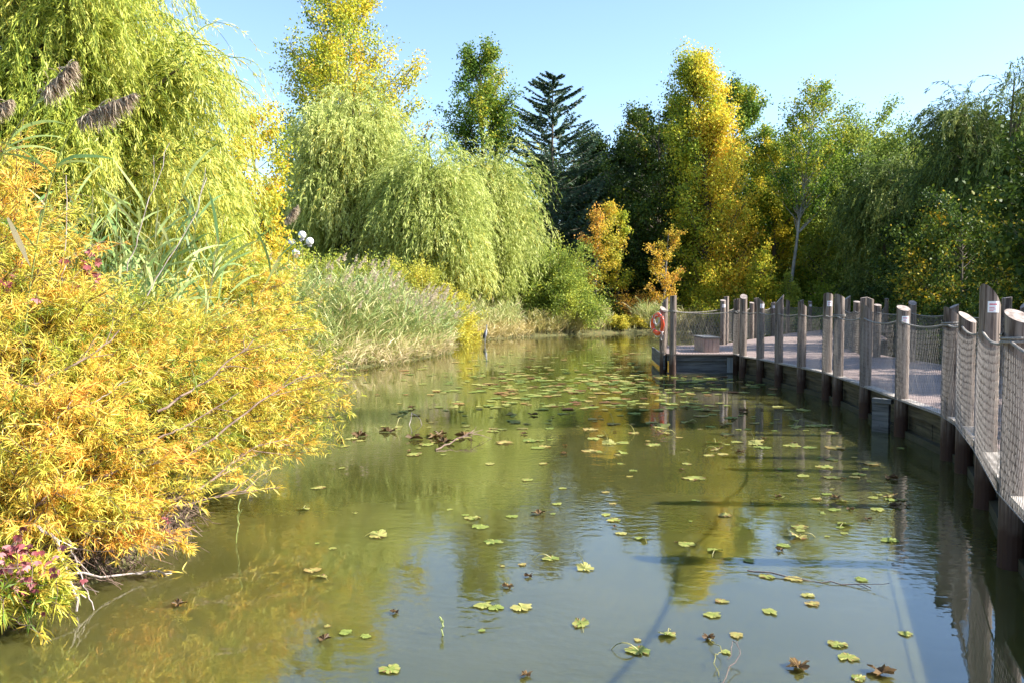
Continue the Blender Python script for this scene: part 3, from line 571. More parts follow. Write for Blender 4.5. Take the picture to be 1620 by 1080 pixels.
# ------------------------------------------------------------------ near yellow shrubs
def near_shrub(label, base, br, targets, spread, nst, seed, tw=16, lv=22, tint=.6, ll=.085  , lw=.0072, stem_r=.012, t0=.35, clump=.2, spreadz=None, twl=.34):
    """base centre, base radius; stems arch to points scattered about the targets"""
    r = np.random.default_rng(seed); base = np.array(base, float); T = np.array(targets, float)
    k = r.integers(0, len(T), nst); E = T[k]+r.normal(0, 1, (nst, 3))*np.array([spread, spread, spreadz or spread*.7])
    a = r.uniform(0, 2*PI, nst); q = br*np.sqrt(r.uniform(0, 1, nst))
    S = base+np.stack([np.cos(a)*q, np.sin(a)*q*1.2, np.full(nst, -.1)], 1)
    ctl = S*.55+E*.45; ctl[:, 2] = S[:, 2]+(E[:, 2]-S[:, 2])*r.uniform(.62, .95, nst)+.12
    Lc = bez(S, ctl, E, 9)+r.normal(0, .015, (nst, 9, 3)); mbt = MB(); tubes(mbt, Lc, stem_r*r.uniform(.6, 1.2, nst), .0025, 5)
    ci = np.repeat(np.arange(nst), tw); t = r.uniform(t0, .99, len(ci)); P, D = sample(Lc, ci, t)
    d = norm(D+r.normal(0, .48, P.shape)+[0, 0, .12]); Lt = twl*r.uniform(.4, 1.2, len(ci))
    Tw = grow(P, d, Lt, 5, -.6, .09, r); tubes(mbt, Tw, .0028, .0012, 3)
    li = np.repeat(np.arange(len(ci)), lv); lt = r.uniform(.05, 1, len(li)); LP, LD = sample(Tw, li, lt)
    dd = norm(LD*.75+r.normal(0, .5, LP.shape)+[0, 0, -.12])
    cl = (r.normal(0, clump, nst)[ci]+r.normal(0, clump*.6, len(ci)))[li]
    tn = np.clip(tint+cl+r.normal(0, .12, len(li)), 0, 1)
    mbl = MB(); blades(mbl, LP, dd, ll*r.uniform(.55, 1.2, len(li)), lw, .55*r.uniform(0, 2, len(li)), tn, 2, r=r)
    o = thing('yellow_shrub', label, 'shrub', base)
    mbt.build('stems', M['twig'], o, base, True); mbl.build('foliage', M['shrub_leaf'], o, base); return o
def T(*a): return [at(*p) for p in a]
near_shrub('tall yellow shrub rising at the left frame edge', (-4.7, 6.9, .3), .5, T((-10, 240, 6.6), (40, 290, 6.8), (20, 350, 6.2), (-60, 270, 6.6), (70, 380, 7.0), (50, 450, 6.2), (110, 470, 7), (0, 500, 6)), .22, 150, 1, 16, 22, .55)
near_shrub('yellow shrub mounded in the middle of the near bank', (-4.3, 7.6, .35), .6, T((150, 530, 6.8), (230, 520, 7.3), (300, 530, 7.8), (210, 600, 6.8), (300, 600, 7.4), (120, 590, 6.3), (380, 540, 8.2)), .2, 190, 2, 17, 25, .49)
near_shrub('widest yellow shrub whose branches reach right over the water', (-4.2, 8.6, .3), .6, T((350, 560, 8.2), (430, 600, 8.4), (500, 640, 8.6), (460, 680, 8.2), (400, 700, 7.8), (360, 640, 7.6), (420, 520, 9), (280, 680, 7.2), (330, 700, 7.2)), .22, 190, 3, 17, 25, .49, spreadz=.14)
near_shrub('low yellow-orange shrub drooping over the dark bank', (-3.7, 6.3, .25), .45, T((235, 840, 6.0), (120, 650, 5.8), (200, 700, 6.0), (60, 720, 5.6), (240, 780, 6.1), (150, 800, 5.8), (90, 780, 5.6), (270, 720, 6.4), (20, 640, 5.6), (30, 800, 5.5)), .17, 150, 4, 14, 22, .66, spreadz=.13, twl=.28)
near_shrub('far yellow shrub next to the near reeds, greener than the rest', (-5.3, 11.5, .4), .9, T((330, 480, 11), (400, 450, 12), (430, 480, 12), (420, 520, 12), (360, 480, 11), (450, 520, 12.5), (450, 570, 11.5), (480, 590, 11.5)), .3, 150, 5, 16, 22, .42, ll=.1, lw=.013)
near_shrub('spray of long yellow-green leaves at the bottom left water edge', (-3.55, 5.25, .12), .15, T((40, 900, 5.1), (90, 930, 5.1), (20, 940, 5.0), (70, 960, 5.0), (110, 900, 5.3)), .08, 26, 6, 7, 16, .35, .1, .01, .005, spreadz=.05, twl=.16)

# bare branches reaching over the water
def branch(label, pts, r0, r1, seed, side=4, mat='twig', name='bare_branch', leaves=0, tint=.7):
    r = np.random.default_rng(seed); p = np.array(pts, float); t = np.linspace(0, 1, 14); s = np.linspace(0, 1, len(p))
    cur = np.stack([np.interp(t, s, p[:, i]) for i in range(3)], 1)[None]+r.normal(0, .008, (1, 14, 3))
    mb = MB(); tubes(mb, cur, r0, r1, 6)
    P, D = sample(cur, np.zeros(side, int), r.uniform(.35, .9, side)); L = np.linalg.norm(p[-1]-p[0])
    sc = grow(P, norm(D+r.normal(0, .35, P.shape)), L*.25, 5, 0, .1, r); tubes(mb, sc, r0*.4, r1*.6, 4)
    if leaves:
        o = thing(name, label, 'branch', p[0]); mb.build('wood', M[mat], o, p[0])
        li = r.integers(0, side, leaves); LP, LD = sample(sc, li, r.uniform(.1, 1, leaves)); lb = MB()
        e, D = sample(cur, np.zeros(leaves, int), r.uniform(.8, 1, leaves)); q = r.uniform(0, 1, leaves) < .5; LP[q] = e[q]; LD[q] = D[q]
        blades(lb, LP, norm(LD+r.normal(0, .6, LP.shape)), .085*r.uniform(.6, 1.2, leaves), .009, .6, np.clip(r.normal(tint, .12, leaves), 0, 1), 2, r=r)
        lb.build('leaves', M['shrub_leaf'], o, p[0]); return o
    return tag(mb.build(name, M[mat], None, tuple(p[0])), label, 'branch')
branch('long brown branch arching right across the yellow shrub towards the water', T((150, 850, 6.3), (250, 800, 6.6), (330, 765, 7.0), (400, 705, 7.6), (470, 690, 8.0)), .016, .005, 11, 5, leaves=120)
branch('lower brown branch reaching over the water below the long one', T((120, 830, 6.3), (210, 808, 6.4), (290, 800, 6.8), (350, 780, 7.2), (440, 770, 7.6)), .014, .004, 12, 5, leaves=110)
branch('pale bare branch sticking out over the water near the bank', T((30, 925, 5.3), (110, 905, 5.6), (200, 912, 6.0), (245, 900, 6.1), (275, 915, 6.2)), .010, .003, 13, 4, 'dead', leaves=60)
branch('yellow-leaved branch tip drooping to the water beside the bare branch', T((190, 850, 6.0), (240, 838, 6.1), (300, 870, 6.1)), .008, .003, 14, 4, leaves=170)
branch('grey dead stem slanting into the water at the bank', T((55, 830, 5.4), (85, 850, 5.4), (105, 900, 5.4), (124, 962, 5.4)), .011, .008, 15, 2, 'dead')
branch('thin grey dead stem right of the thicker one', T((105, 850, 5.6), (125, 900, 5.6), (147, 965, 5.45)), .006, .004, 16, 2, 'dead')
branch('leafless twig hanging among the yellow leaves', T((60, 740, 5.6), (75, 690, 5.6), (110, 640, 5.7)), .007, .003, 17, 3, 'dead')
branch('dark bare stem crossing the middle of the yellow mound', T((240, 700, 6.3), (300, 670, 6.6), (380, 620, 7.1)), .008, .003, 18, 3)
for k_, (pts_, lab_) in enumerate([(((20, 620, 5.9), (70, 600, 6.0), (150, 560, 6.2), (190, 520, 6.4)), 'brown stem rising through the yellow leaves at the far left, upper one'), (((250, 650, 6.5), (330, 600, 7.0), (400, 540, 7.6)), 'dark stem sloping up across the right half of the yellow mound'),
        (((300, 720, 6.6), (380, 660, 7.3), (450, 610, 8.0), (490, 590, 8.3)), 'dark stem sloping up towards the outermost yellow leaves'), (((10, 880, 5.2), (60, 800, 5.5), (110, 740, 5.7)), 'thick dark stem leaning out of the bottom left bank'),
        (((60, 800, 5.5), (130, 770, 5.8), (200, 740, 6.0), (240, 735, 6.2)), 'dark stem running level above the thick leaning stem')]):
    branch(lab_, T(*pts_), .011, .004, 50+k_, 4)
branch('straight green stem standing in the water by the long branch', T((372, 870, 7.0), (376, 830, 7.0), (380, 790, 7.0)), .004, .006, 19, 1, 'reed_leaf', name='water_stem')

branch('tall thin pale stalk standing straight up at the left of the near reeds', T((98, 470, 6.9), (102, 400, 6.9), (107, 280, 6.9)), .005, .003, 41, 1, 'dead', name='dry_stalk')
branch('long pale stalk leaning right above the yellow mound, topmost of the dry stalks', T((215, 500, 7.6), (260, 420, 7.7), (305, 350, 7.8), (326, 282, 7.9)), .006, .003, 42, 1, 'dead', name='dry_stalk')
branch('thin tan stalk leaning right between the near reeds and the long pale one', T((200, 430, 7.6), (230, 340, 7.6), (268, 225, 7.7)), .005, .0025, 43, 1, 'dead', name='dry_stalk')
branch('short fallen pale twig caught in the middle of the yellow mound', T((125, 650, 5.9), (160, 630, 6.0), (205, 600, 6.1)), .004, .002, 44, 1, 'dead', name='dry_stalk')
mb = MB(); lp0 = at(12, 345, 5.5); rl = np.random.default_rng(9)
blades(mb, np.array([lp0]), np.array([[.16, .02, -.35]]), .34, .055, .1, np.array([.97]), 6, r=rl, flat=np.array([[.3, .9, .2]]))
tag(mb.build('dry_reed', M['reed_leaf'], None, tuple(lp0)), 'broad dry pinkish reed blade hanging at the left frame edge', 'reed leaf')
# red creepers (five-fingered leaves)
def creeper(label, centre, spread, n, seed, sz=.05):
    r = np.random.default_rng(seed); c = np.array(centre); P = c+r.normal(0, 1, (n, 3))*np.array(spread)
    o = thing('red_creeper', label, 'creeper', (c[0], c[1], c[2]))
    mb = MB(); tubes(mb, grow(P[:12], r.normal(0, 1, (12, 3)), .35, 6, -.3, .2, r), .003, .0015, 4); mb.build('vine', M['twig'], o, c)
    li = np.repeat(np.arange(n), 5); out = norm(r.normal(0, 1, (n, 3))+[.4, -1, .2])
    u = norm(np.cross(out, [0, 0, 1.])); v = np.cross(out, u)
    an = np.tile(np.linspace(-1.2, 1.2, 5), n)+r.normal(0, .12, n*5)
    d = norm(u[li]*np.sin(an)[:, None]+v[li]*np.cos(an)[:, None]+out[li]*.25)
    ml = MB(); blades(ml, P[li], d, sz*r.uniform(.7, 1.2, n*5), sz*.42, .8, np.clip(.5+r.normal(0, .25, n)[li], 0, 1), 3, r=r, flat=out[li])
    ml.build('leaves', M['red_leaf'], o, c)
creeper('pinkish red creeper leaves at the bottom left bank', at(28, 885, 5.0), (.13, .05, .12), 80, 1, .038)
creeper('dark red creeper in the shadow of the tall yellow shrub', at(145, 440, 7.0), (.06, .1, .12), 26, 2)
creeper('dark red creeper at the left frame edge', at(5, 460, 6.25), (.07, .1, .18), 30, 3)
creeper('small pink creeper sprig by the drooping branch tip', at(262, 835, 6.1), (.02, .02, .05), 12, 4, .022)
# brown root tangle under the bank edge
mb = MB(); rr = np.random.default_rng(3); nn = 1100; yy = rr.uniform(4.7, 7.6, nn)
P = np.stack([np.interp(yy, [4.6, 6, 7.2, 9], [-3.75, -3.0, -2.85, -3.4])-.02-rr.exponential(.22, nn), yy, rr.uniform(.03, .36, nn)], 1)
tubes(mb, grow(P, rr.normal(0, 1, (nn, 3))+[.5, -.5, -.6], rr.uniform(.12, .4, nn), 6, -.8, .25, rr), .0045, .002, 3)
tag(mb.build('root_tangle', M['twig'], None, (-3.4, 6, .2)), 'brown tangle of roots and dead twigs at the edge of the near bank', 'roots')

# ------------------------------------------------------------------ boardwalk
ZD = .56
E_ = EYE-ZD
posts = [  # px, distance, top row, slope of the cut, azimuth of its high side (deg), sticker
    ('W', 1611, 6.35, 489, .55, 100, 0), ('T', 1565.5, 8.2, 449, 1.5, 200, 1), ('S', 1530.5, 9.9, 493, .7, 120, 0), ('Q', 1505.5, 10.7, 485, .8, 180, 0), ('O', 1429, 12.6, 483, .45, 95, 1),
    ('M', 1371, 14.6, 480, .9, 180, 0), ('J', 1327.5, 16.4, 465, .55, 200, 0), ('I', 1309.5, 17.3, 463.5, .5, -120, 1), ('H', 1269, 18.7, 477, .7, 180, 0), ('G', 1233, 20.0, 466, 1.2, -10, 0),
    ('F', 1203.5, 21.4, 471, .9, 185, 1), ('E', 1176, 22.4, 465.5, .7, 80, 0), ('D', 1166, 23.4, 472.5, .15, 0, 0)]
def post_mesh(mb, x, y, z0, ztop, slope, az, rad=.095, sides=18):
    a = np.arange(sides)*2*PI/sides; cx, cy = np.cos(a)*rad, np.sin(a)*rad
    zt = ztop-slope*rad+slope*(cx*math.cos(az)+cy*math.sin(az))
    zt = np.minimum(zt, ztop)
    lv = np.linspace(0, 1, 5)
    V = np.concatenate([np.stack([x+cx*(1.05-.05*l), y+cy*(1.05-.05*l), z0+(zt-z0)*l], 1) for l in lv])
    i = np.arange(5*sides).reshape(5, sides); a0, b0 = i[:-1], i[1:]
    mb.add(V, np.stack([a0, np.roll(a0, -1, 1), np.roll(b0, -1, 1), b0], -1).reshape(-1, 4), mi=0)
    cap = np.stack([x+cx, y+cy, zt], 1); cc = cap.mean(0)
    mb.add(np.concatenate([cap, [cc]]), [[j, (j+1) % sides, sides] for j in range(sides)], mi=1)
def sticker(parent, x, y, z, org, facing, rad=.097):
    mb = MB(); a = np.linspace(-.55, .55, 7)+facing; h = .055
    V = []
    for zz in (z-h, z+h): V += [(x+math.cos(t)*(rad+.002), y+math.sin(t)*(rad+.002), zz) for t in a]
    mb.add(V, [[j, j+1, j+8, j+7] for j in range(6)])
    s = mb.build('notice', M['white'], parent, org)
    mb = MB()
    for row, (l, hh) in enumerate([(.8, .006), (.0, 0), (.5, .003), (.6, .003), (.4, .003)]):
        if not l: continue
        zz = z+h-.03-row*.016; aa = np.linspace(-.4, -.4+l*.9, 4)+facing
        V = [(x+math.cos(t)*(rad+.0035), y+math.sin(t)*(rad+.0035), q) for q in (zz-hh, zz+hh) for t in aa]
        mb.add(V, [[j, j+1, j+5, j+4] for j in range(3)])
    mb.build('print', M['printred'], s, org)
def rope_pts(a, b, za, zb, sag, k=12):
    t = np.linspace(0, 1, k)[:, None]; p = np.array([*a, za])*(1-t)+np.array([*b, zb])*t
    p[:, 2] -= 4*sag*(t*(1-t))[:, 0]; return p
def lay_rope(mb, p, rad=.0135):
    # twisted three-strand rope
    L = np.linalg.norm(np.diff(p, axis=0), axis=1).sum(); k = max(12, int(L/.035)); t = np.linspace(0, 1, k); s = np.linspace(0, 1, len(p))
    q = np.stack([np.interp(t, s, p[:, i]) for i in range(3)], 1); T_ = norm(np.gradient(q, axis=0)); A = norm(np.cross(T_, [0, 0, 1.])); Bn = np.cross(T_, A)
    for j in range(3):
        ph = t*L/.11*2*PI+j*2*PI/3
        tubes(mb, (q+A*(np.cos(ph)*rad*.52)[:, None]+Bn*(np.sin(ph)*rad*.52)[:, None])[None], rad*.6, sides=5)
def net_span(a, b, za, zb, sag, z0, cell=.05, tall=.085, rad=.0022, top_off=.0):
    """diamond netting between two points, foot at z0, top hung from the sagging rope"""
    a = np.array(a, float); b = np.array(b, float); L = np.linalg.norm(b-a); Hh = 1.2; rj = np.random.default_rng(int(L*1000))
    mb = MB(); k = 9
    slope = (cell/2)/(tall/2)
    cur = []
    for sgn in (1, -1):
        u0 = np.arange(-Hh*slope, L+Hh*slope, cell)
        for u in u0:
            v = np.linspace(0, Hh, k); uu = (u if sgn > 0 else u)+sgn*slope*v
            ok = (uu >= 0) & (uu <= L)
            if ok.sum() < 2:
                continue
            v0, v1 = v[ok][0], v[ok][-1]
            # extend to the borders of the span
            cand0 = max(0, v0-Hh/(k-1)); cand1 = min(Hh, v1+Hh/(k-1))
            vv = np.linspace(cand0, cand1, k); uu = np.clip(u+sgn*slope*vv, 0, L)
            t = uu/L; ztop = za*(1-t)+zb*t-4*sag*t*(1-t)
            z = z0+(ztop-z0)*vv/Hh
            pin = 1-.10*np.sin(PI*t)*np.sin(PI*vv/Hh)*0
            xy = a[None]*(1-t[:, None])+b[None]*t[:, None]
            bow = np.array([-(b-a)[1], (b-a)[0]])/L*(.03*np.sin(PI*t)*np.sin(PI*vv/Hh))[:, None]
            wob = rj.normal(0, .0035, k)
            xy = xy+bow+((b-a)/L)[None]*wob[:, None]
            cur.append(np.concatenate([xy, z[:, None]], 1))
    tubes(mb, np.array(cur), rad, sides=3); 
    return mb
WATERSIDE = -1
def fence(label, pl, closed=False, side=1, z0=ZD+.02, zbot=-.5, group='rope and net fences of the boardwalk', cell=.062, rope_z=1.21, rad=.0018, sagf=.035, skip=(), lash=()):
    """pl: list of (x, y, ztop, slope, az, sticker)"""
    org = np.array([pl[0][0], pl[0][1], ZD]); o = thing('rope_fence', label, 'fence', org, group)
    for (x, y, zt, sl, az, st) in pl:
        mb = MB(); post_mesh(mb, x, y, zbot, zt, sl, math.radians(az)); 
        p = mb.build('post', [M['post'], M['endgrain']], o, org)
        if st: sticker(p, x, y, ZD+1.45 if zt > ZD+1.6 else zt-.22, org, math.atan2(-y, -x)+.35)
    xy = np.array([(p[0], p[1]) for p in pl])
    for j in lash:
        mb = MB(); a_ = np.linspace(0, 2*PI*2.5, 60)
        tubes(mb, np.stack([xy[j][0]+.112*np.cos(a_), xy[j][1]+.112*np.sin(a_), ZD+rope_z-.03+a_*.0045], 1)[None], .013, sides=6); mb.build('rope_lashing', M['rope'], o, org)
    seg = xy[1:]-xy[:-1]; nrm = norm(np.stack([-seg[:, 1], seg[:, 0]], 1))*side
    vn = np.concatenate([nrm[:1], norm(nrm[1:]+nrm[:-1]), nrm[-1:]])
    off = xy+vn*.108
    for i in range(len(pl)-1):
        if i in skip: continue
        L = np.linalg.norm(seg[i]); sag = sagf*L
        zr = ZD+rope_z
        mb = MB(); lay_rope(mb, rope_pts(xy[i]+vn[i]*.06, xy[i+1]+vn[i+1]*.06, zr, zr, sag)); mb.build('rope', M['rope'], o, org)
        nb = net_span(off[i], off[i+1], zr-.02, zr-.02, sag, z0, cell, cell*2.4, rad)
        e = rope_pts(off[i], off[i+1], z0, z0, 0); tubes(nb, e[None], .006, sides=4)
        nb.build('net', M['net'], o, org)
    return o
def zt(py, Y): return float(at(810, py, Y)[2])
def pp(px, Y, py, sl, az, st=0): return ((px-810)/F*Y, Y, zt(py, Y), sl, az, st)
near = [(2.0, 1.0, 2.0, .3, 90, 0), (2.55, 2.6, 2.1, .5, 60, 0), (3.0, 4.0, 2.15, .5, 60, 0)] + [pp(p[1], p[2], p[3], p[4], p[5], p[6]) for p in posts]
fence('rope and net fence along the water side of the boardwalk, row of log posts', near, side=1, lash=(3, 6, 9, 15))
A2 = pp(1049.5, 23.9, 485, .8, 120); Bp = pp(1064.7, 23.35, 467.5, .1, 0); Dp = near[-1]
A1 = pp(1052, 27.2, 469.5, 1.2, 0)
C1 = pp(1143.5, 28.6, 474, .3, 90, 1); C2 = pp(1148.5, 29.6, 469, .1, 0)
fence('low rope fence round the viewing platform that carries the lifebuoy', [C1, A1, A2, Bp, Dp], side=-1, lash=(2, 3), cell=.085, rad=.003)
fence('rope fence along the far left edge of the boardwalk', [C2, pp(1164, 31, 476, .2, 90), pp(1189, 33.5, 478, .3, 100), pp(1196, 34.2, 471, .2, 0), pp(1222.7, 37, 478, .2, 0, 1), pp(1246, 39.5, 474, .5, 180), pp(1268, 40.5, 474, .3, 0), pp(1281, 41.4, 476.5, .2, 90, 1), pp(1312, 42.6, 474, .2, 90)],
      side=1, cell=.09, rad=.004)
fence('rope fence on the land side of the boardwalk, further from the water', [pp(1402, 41, 472, .2, 90), pp(1372, 34, 472, .3, 0), pp(1340, 26.6, 468, .7, 0), pp(1355, 24.6, 476, .3, 90), pp(1366, 23.4, 470, .2, 0), pp(1376, 22.8, 470, .4, 150), pp(1388, 22.3, 481, .3, 90),
      pp(1443, 20.7, 475.5, .6, 80), pp(1509, 18.7, 481, .5, 0), pp(1592, 16.8, 470, .15, 0), pp(1622, 15.9, 474, .9, 0, 1), (10.3, 13.6, 2.1, .4, 0, 0), (10.4, 11.4, 2.2, .6, 0, 0), (10.4, 9, 2.1, .4, 0, 0), (10.4, 6.5, 2.1, .4, 0, 0)], side=-1, cell=.06, rad=.003)
# deck polygon
nf = [(p[0], p[1]) for p in near]
def offs(p, d):     # shift the near row landward so the deck edge sits behind the posts
    p = np.array(p); s = np.gradient(p, axis=0); n = norm(np.stack([s[:, 1], -s[:, 0]], 1)); return p+n*d
edge = offs(nf, .115)
deckpoly = [(-6, -1.2), (-6, -.1), (1.0, -.1), (1.75, .3)]+[tuple(e) for e in edge[:-1]]+[(edge[-1][0], 23.55), (4.45, 23.62), (4.62, 25.8), (5.05, 28.2), (7.4, 28.5), (7.7, 29.6), (9.3, 32.4), (11.2, 35.5), (13.4, 39.3), (16.6, 43.6), (19.5, 47),
           (22.5, 45), (17.6, 39.8), (15, 33), (10.75, 26.2), (10.3, 22.3), (10.3, 16), (10.6, 6.5), (10.6, -1.2)]
bw = thing('boardwalk', 'timber boardwalk with pinkish grey decking curving along the right of the pond', 'boardwalk', (8, 15, ZD))
import bmesh
from mathutils.geometry import tessellate_polygon
def slab(poly, z0, z1):
    tri = tessellate_polygon([[Vector((x, y, 0)) for x, y in poly]]); n = len(poly); mb = MB()
    top = [(x, y, z1) for x, y in poly]; bot = [(x, y, z0) for x, y in poly]
    mb.add(top, tri); mb.add(bot, tri); mb.add(top+bot, [[i, (i+1) % n, (i+1) % n+n, i+n] for i in range(n)]); return mb
slab(deckpoly, ZD-.035, ZD).build('decking', M['deck'], bw, (8, 15, ZD))
# inner fascia walls between posts
inn = offs(nf, .10)
for i in range(len(inn)-1):
    a, b = np.array(inn[i]), np.array(inn[i+1]); c = (a+b)/2; L = np.linalg.norm(b-a); rz = math.atan2(*(b-a)[::-1])
    mb = MB(); box(mb, (*c, ZD-.13), (L+.02, .05, .17), rz); mb.build('rim_board', M['fascia'], bw, (8, 15, ZD))
    mb = MB(); q = c+norm(np.array([(b-a)[1], -(b-a)[0]]))*-.06; box(mb, (*q, ZD+.006), (L+.02, .16, .035), rz); mb.build('edge_board', M['edge'], bw, (8, 15, ZD))
    nb_ = max(1, int(L/.75))
    mb = MB()
    for j in range(nb_):
        q = a+(b-a)*(j+.5)/nb_+norm(np.array([(b-a)[1], -(b-a)[0]]))*.05
        box(mb, (*q, .02), (L/nb_-.012, .045, .72), rz+random.uniform(-.01, .01))
    mb.build('skirt_board', M['fascia'], bw, (8, 15, ZD))
    mb = MB(); q = c+norm(np.array([(b-a)[1], -(b-a)[0]]))*-.02; box(mb, (*q, .04), (L+.05, .10, .12), rz); mb.build('waler_beam', M['fascia'], bw, (8, 15, ZD))
# platform front
Yf = 23.68
for nm, c, s in [('rim_board', (5.42, Yf, ZD-.12), (1.94, .05, .165)), ('skirt_board', (5.42, Yf+.05, .21), (1.8, .05, .42)), ('waler_beam', (5.42, Yf-.01, -.02), (1.94, .1, .1)),
                 ('end_board', (4.60, Yf-.03, .16), (.18, .05, .6)), ('end_board', (6.26, Yf-.03, .16), (.18, .05, .6))]:
    mb = MB(); box(mb, c, s); mb.build(nm, M['paleboard' if nm == 'end_board' else 'greyboard'], bw, (8, 15, ZD))
mb = MB(); box(mb, (4.58, 25.9, ZD-.25), (.05, 4.3, .42), -.09); mb.build('skirt_board', M['greyboard'], bw, (8, 15, ZD))
p0 = gnd(1386, 684); mb = MB(); box(mb, (p0[0]+.12, p0[1]+.1, .22), (.27, .07, .62), -.9); box(mb, (p0[0]+.12, p0[1]+.06, .50), (.31, .09, .07), -.9); mb.build('access_board', M['greyboard'], bw, (8, 15, ZD))
# storage bench on the platform
bx = thing('storage_bench', 'brown slatted storage bench with grey lid on the viewing platform', 'bench box', (5.87, 24.9, ZD))
mb = MB(); box(mb, (5.87, 24.95, ZD+.2), (.40, 1.3, .39)); mb.build('chest', M['box_side'], bx, (5.87, 24.9, ZD))
mb = MB()
for j in range(4): box(mb, (5.73+j*.107, 24.285, ZD+.2), (.098, .022, .39))
for j in range(13): box(mb, (5.66, 24.35+j*.1, ZD+.2), (.022, .092, .39))
mb.build('slats', M['box_side'], bx, (5.87, 24.9, ZD))
mb = MB(); box(mb, (5.87, 24.95, ZD+.425), (.50, 1.42, .045)); mb.build('lid', M['greyboard'], bx, (5.87, 24.9, ZD))
# lifebuoy
lc = at(1040.5, 513, 23.75)
lb = thing('lifebuoy', 'orange-red lifebuoy with white grab line hung on the platform corner post', 'lifebuoy', lc, rotz=math.radians(-65))
mb = MB(); U = np.linspace(0, 2*PI, 33)[:-1]; W_ = np.linspace(0, 2*PI, 13)[:-1]
uu, ww = np.meshgrid(U, W_, indexing='ij'); Rr, rr_ = .255, .062
V = np.stack([(Rr+rr_*np.cos(ww))*np.cos(uu), .8*rr_*np.sin(ww), (Rr+rr_*np.cos(ww))*np.sin(uu)*1.03], -1)
ii = np.arange(32*12).reshape(32, 12); f = np.stack([ii, np.roll(ii, -1, 0), np.roll(np.roll(ii, -1, 0), -1, 1), np.roll(ii, -1, 1)], -1).reshape(-1, 4)
mb.add(V, f); mb.build('ring', M['orange'], lb, smooth=True)
mb = MB(); a = np.linspace(0, 2*PI, 60); rad = .335+.03*np.cos(4*a)
tubes(mb, np.stack([rad*np.cos(a), 0*a-.01, rad*np.sin(a)], 1)[None], .007, sides=5)
tubes(mb, np.stack([.16*np.cos(a), -.03+.02*np.sin(3*a), .12+.13*np.sin(a*1.0)], 1)[None], .012, sides=5)
tubes(mb, np.stack([.10*np.cos(a)+.02, -.05+.02*np.sin(2*a), .10+.15*np.sin(a)], 1)[None], .012, sides=5)
tubes(mb, np.stack([.26+.05*np.sin(a), 0*a-.03, -.2-.25*np.abs(np.sin(a/2))], 1)[None], .008, sides=5)
mb.build('grab_line', M['cordw'], lb)
for k in range(4):
    mb = MB(); a0 = PI/4+k*PI/2; w2 = np.linspace(0, 2*PI, 14); P = np.stack([(Rr+(rr_+.004)*np.cos(w2))*math.cos(a0), .82*(rr_+.004)*np.sin(w2), (Rr+(rr_+.004)*np.cos(w2))*math.sin(a0)*1.03], 1)
    tubes(mb, P[None], .012, sides=5); mb.build('band', M['cordw'], lb)
# lamp post with opal globes
lp = B(477, 40); lo = thing('lamp_post', 'lamp post with white globes half hidden by the yellow trees on the left', 'street lamp', lp)
mb = MB(); tubes(mb, np.array([[lp[0], lp[1], lp[2]-.1], [lp[0], lp[1], 2.6], [lp[0], lp[1], zt(366, 40)]])[None], .06, .045, 10); mb.build('pole', M['metal'], lo, lp, True)
for px, py in ((462, 384), (490, 382), (468, 400), (478, 372)):
    c = at(px, py, 40 if py != 400 else 39.4); mb = MB(); tubes(mb, np.array([[lp[0], lp[1], c[2]-.25], (np.array([lp[0], lp[1], c[2]-.3])+c)/2, c-[0, 0, .16]])[None], .025, sides=6); mb.build('arm', M['metal'], lo, lp)
    uu, ww = np.meshgrid(np.linspace(0, 2*PI, 17)[:-1], np.linspace(.02, PI-.02, 9), indexing='ij'); q = .19
    V = np.stack([c[0]+q*np.cos(uu)*np.sin(ww), c[1]+q*np.sin(uu)*np.sin(ww), c[2]+q*np.cos(ww)], -1); ii = np.arange(16*9).reshape(16, 9)
    mb = MB(); mb.add(V, np.stack([ii[:, :-1], np.roll(ii, -1, 0)[:, :-1], np.roll(ii, -1, 0)[:, 1:], ii[:, 1:]], -1).reshape(-1, 4)); gl = mb.build('globe', M['globe'], lo, lp, True)
    mb = MB(); tubes(mb, np.array([c-[0, 0, .26], c-[0, 0, .18]])[None], .08, .11, 10); mb.build('collar', M['metal'], gl, lp)

# ------------------------------------------------------------------ heron (one skinned body)
def skin_body(name, verts, edges, radii, mat, parent, loc, sub=2):
    me = bpy.data.meshes.new(name); me.from_pydata([tuple(v) for v in verts], edges, []); o = bpy.data.objects.new(name, me); C.objects.link(o)
    sk = o.modifiers.new('skin', 'SKIN'); sk.use_smooth_shade = True
    for i, v in enumerate(me.skin_vertices[0].data): v.radius = radii[i] if isinstance(radii[i], tuple) else (radii[i], radii[i]); v.use_root = (i == 0)
    s = o.modifiers.new('sub', 'SUBSURF'); s.levels = sub; s.render_levels = sub
    me.materials.append(mat)
    if parent is not None: o.parent = parent
    return o
M['heron_body'] = noise_mat('heron plumage', (.16, .17, .21), (.42, .43, .48), (9, 9, 30), .8, .2)
M['heron_dark'] = plain('dark flight feathers', (.025, .03, .045), .6)
M['heron_bill'] = plain('dull yellow bill', (.45, .38, .2), .5)
hp = gnd(767, 543.5); he = thing('heron', 'grey heron standing upright in the shallows at the reed edge', 'bird', (hp[0], hp[1], 0))
hv = [(0, 0, .36), (.03, 0, .47), (.06, 0, .57), (.075, 0, .64), (.085, 0, .70), (.08, 0, .77), (.085, 0, .835), (.115, 0, .85), (-.03, 0, .27), (.0, .02, .22), (.0, .02, -.02), (.02, -.03, .22), (.02, -.03, -.02)]
hr = [(.075, .085), (.085, .09), (.06, .055), (.034, .034), (.026, .026), (.023, .023), (.03, .034), (.022, .024), (.03, .05), .012, .007, .012, .007]
body = skin_body('body', hv, [(0, 1), (1, 2), (2, 3), (3, 4), (4, 5), (5, 6), (6, 7), (0, 8), (0, 9), (9, 10), (0, 11), (11, 12)], hr, M['heron_body'], he, hp)
mb = MB()
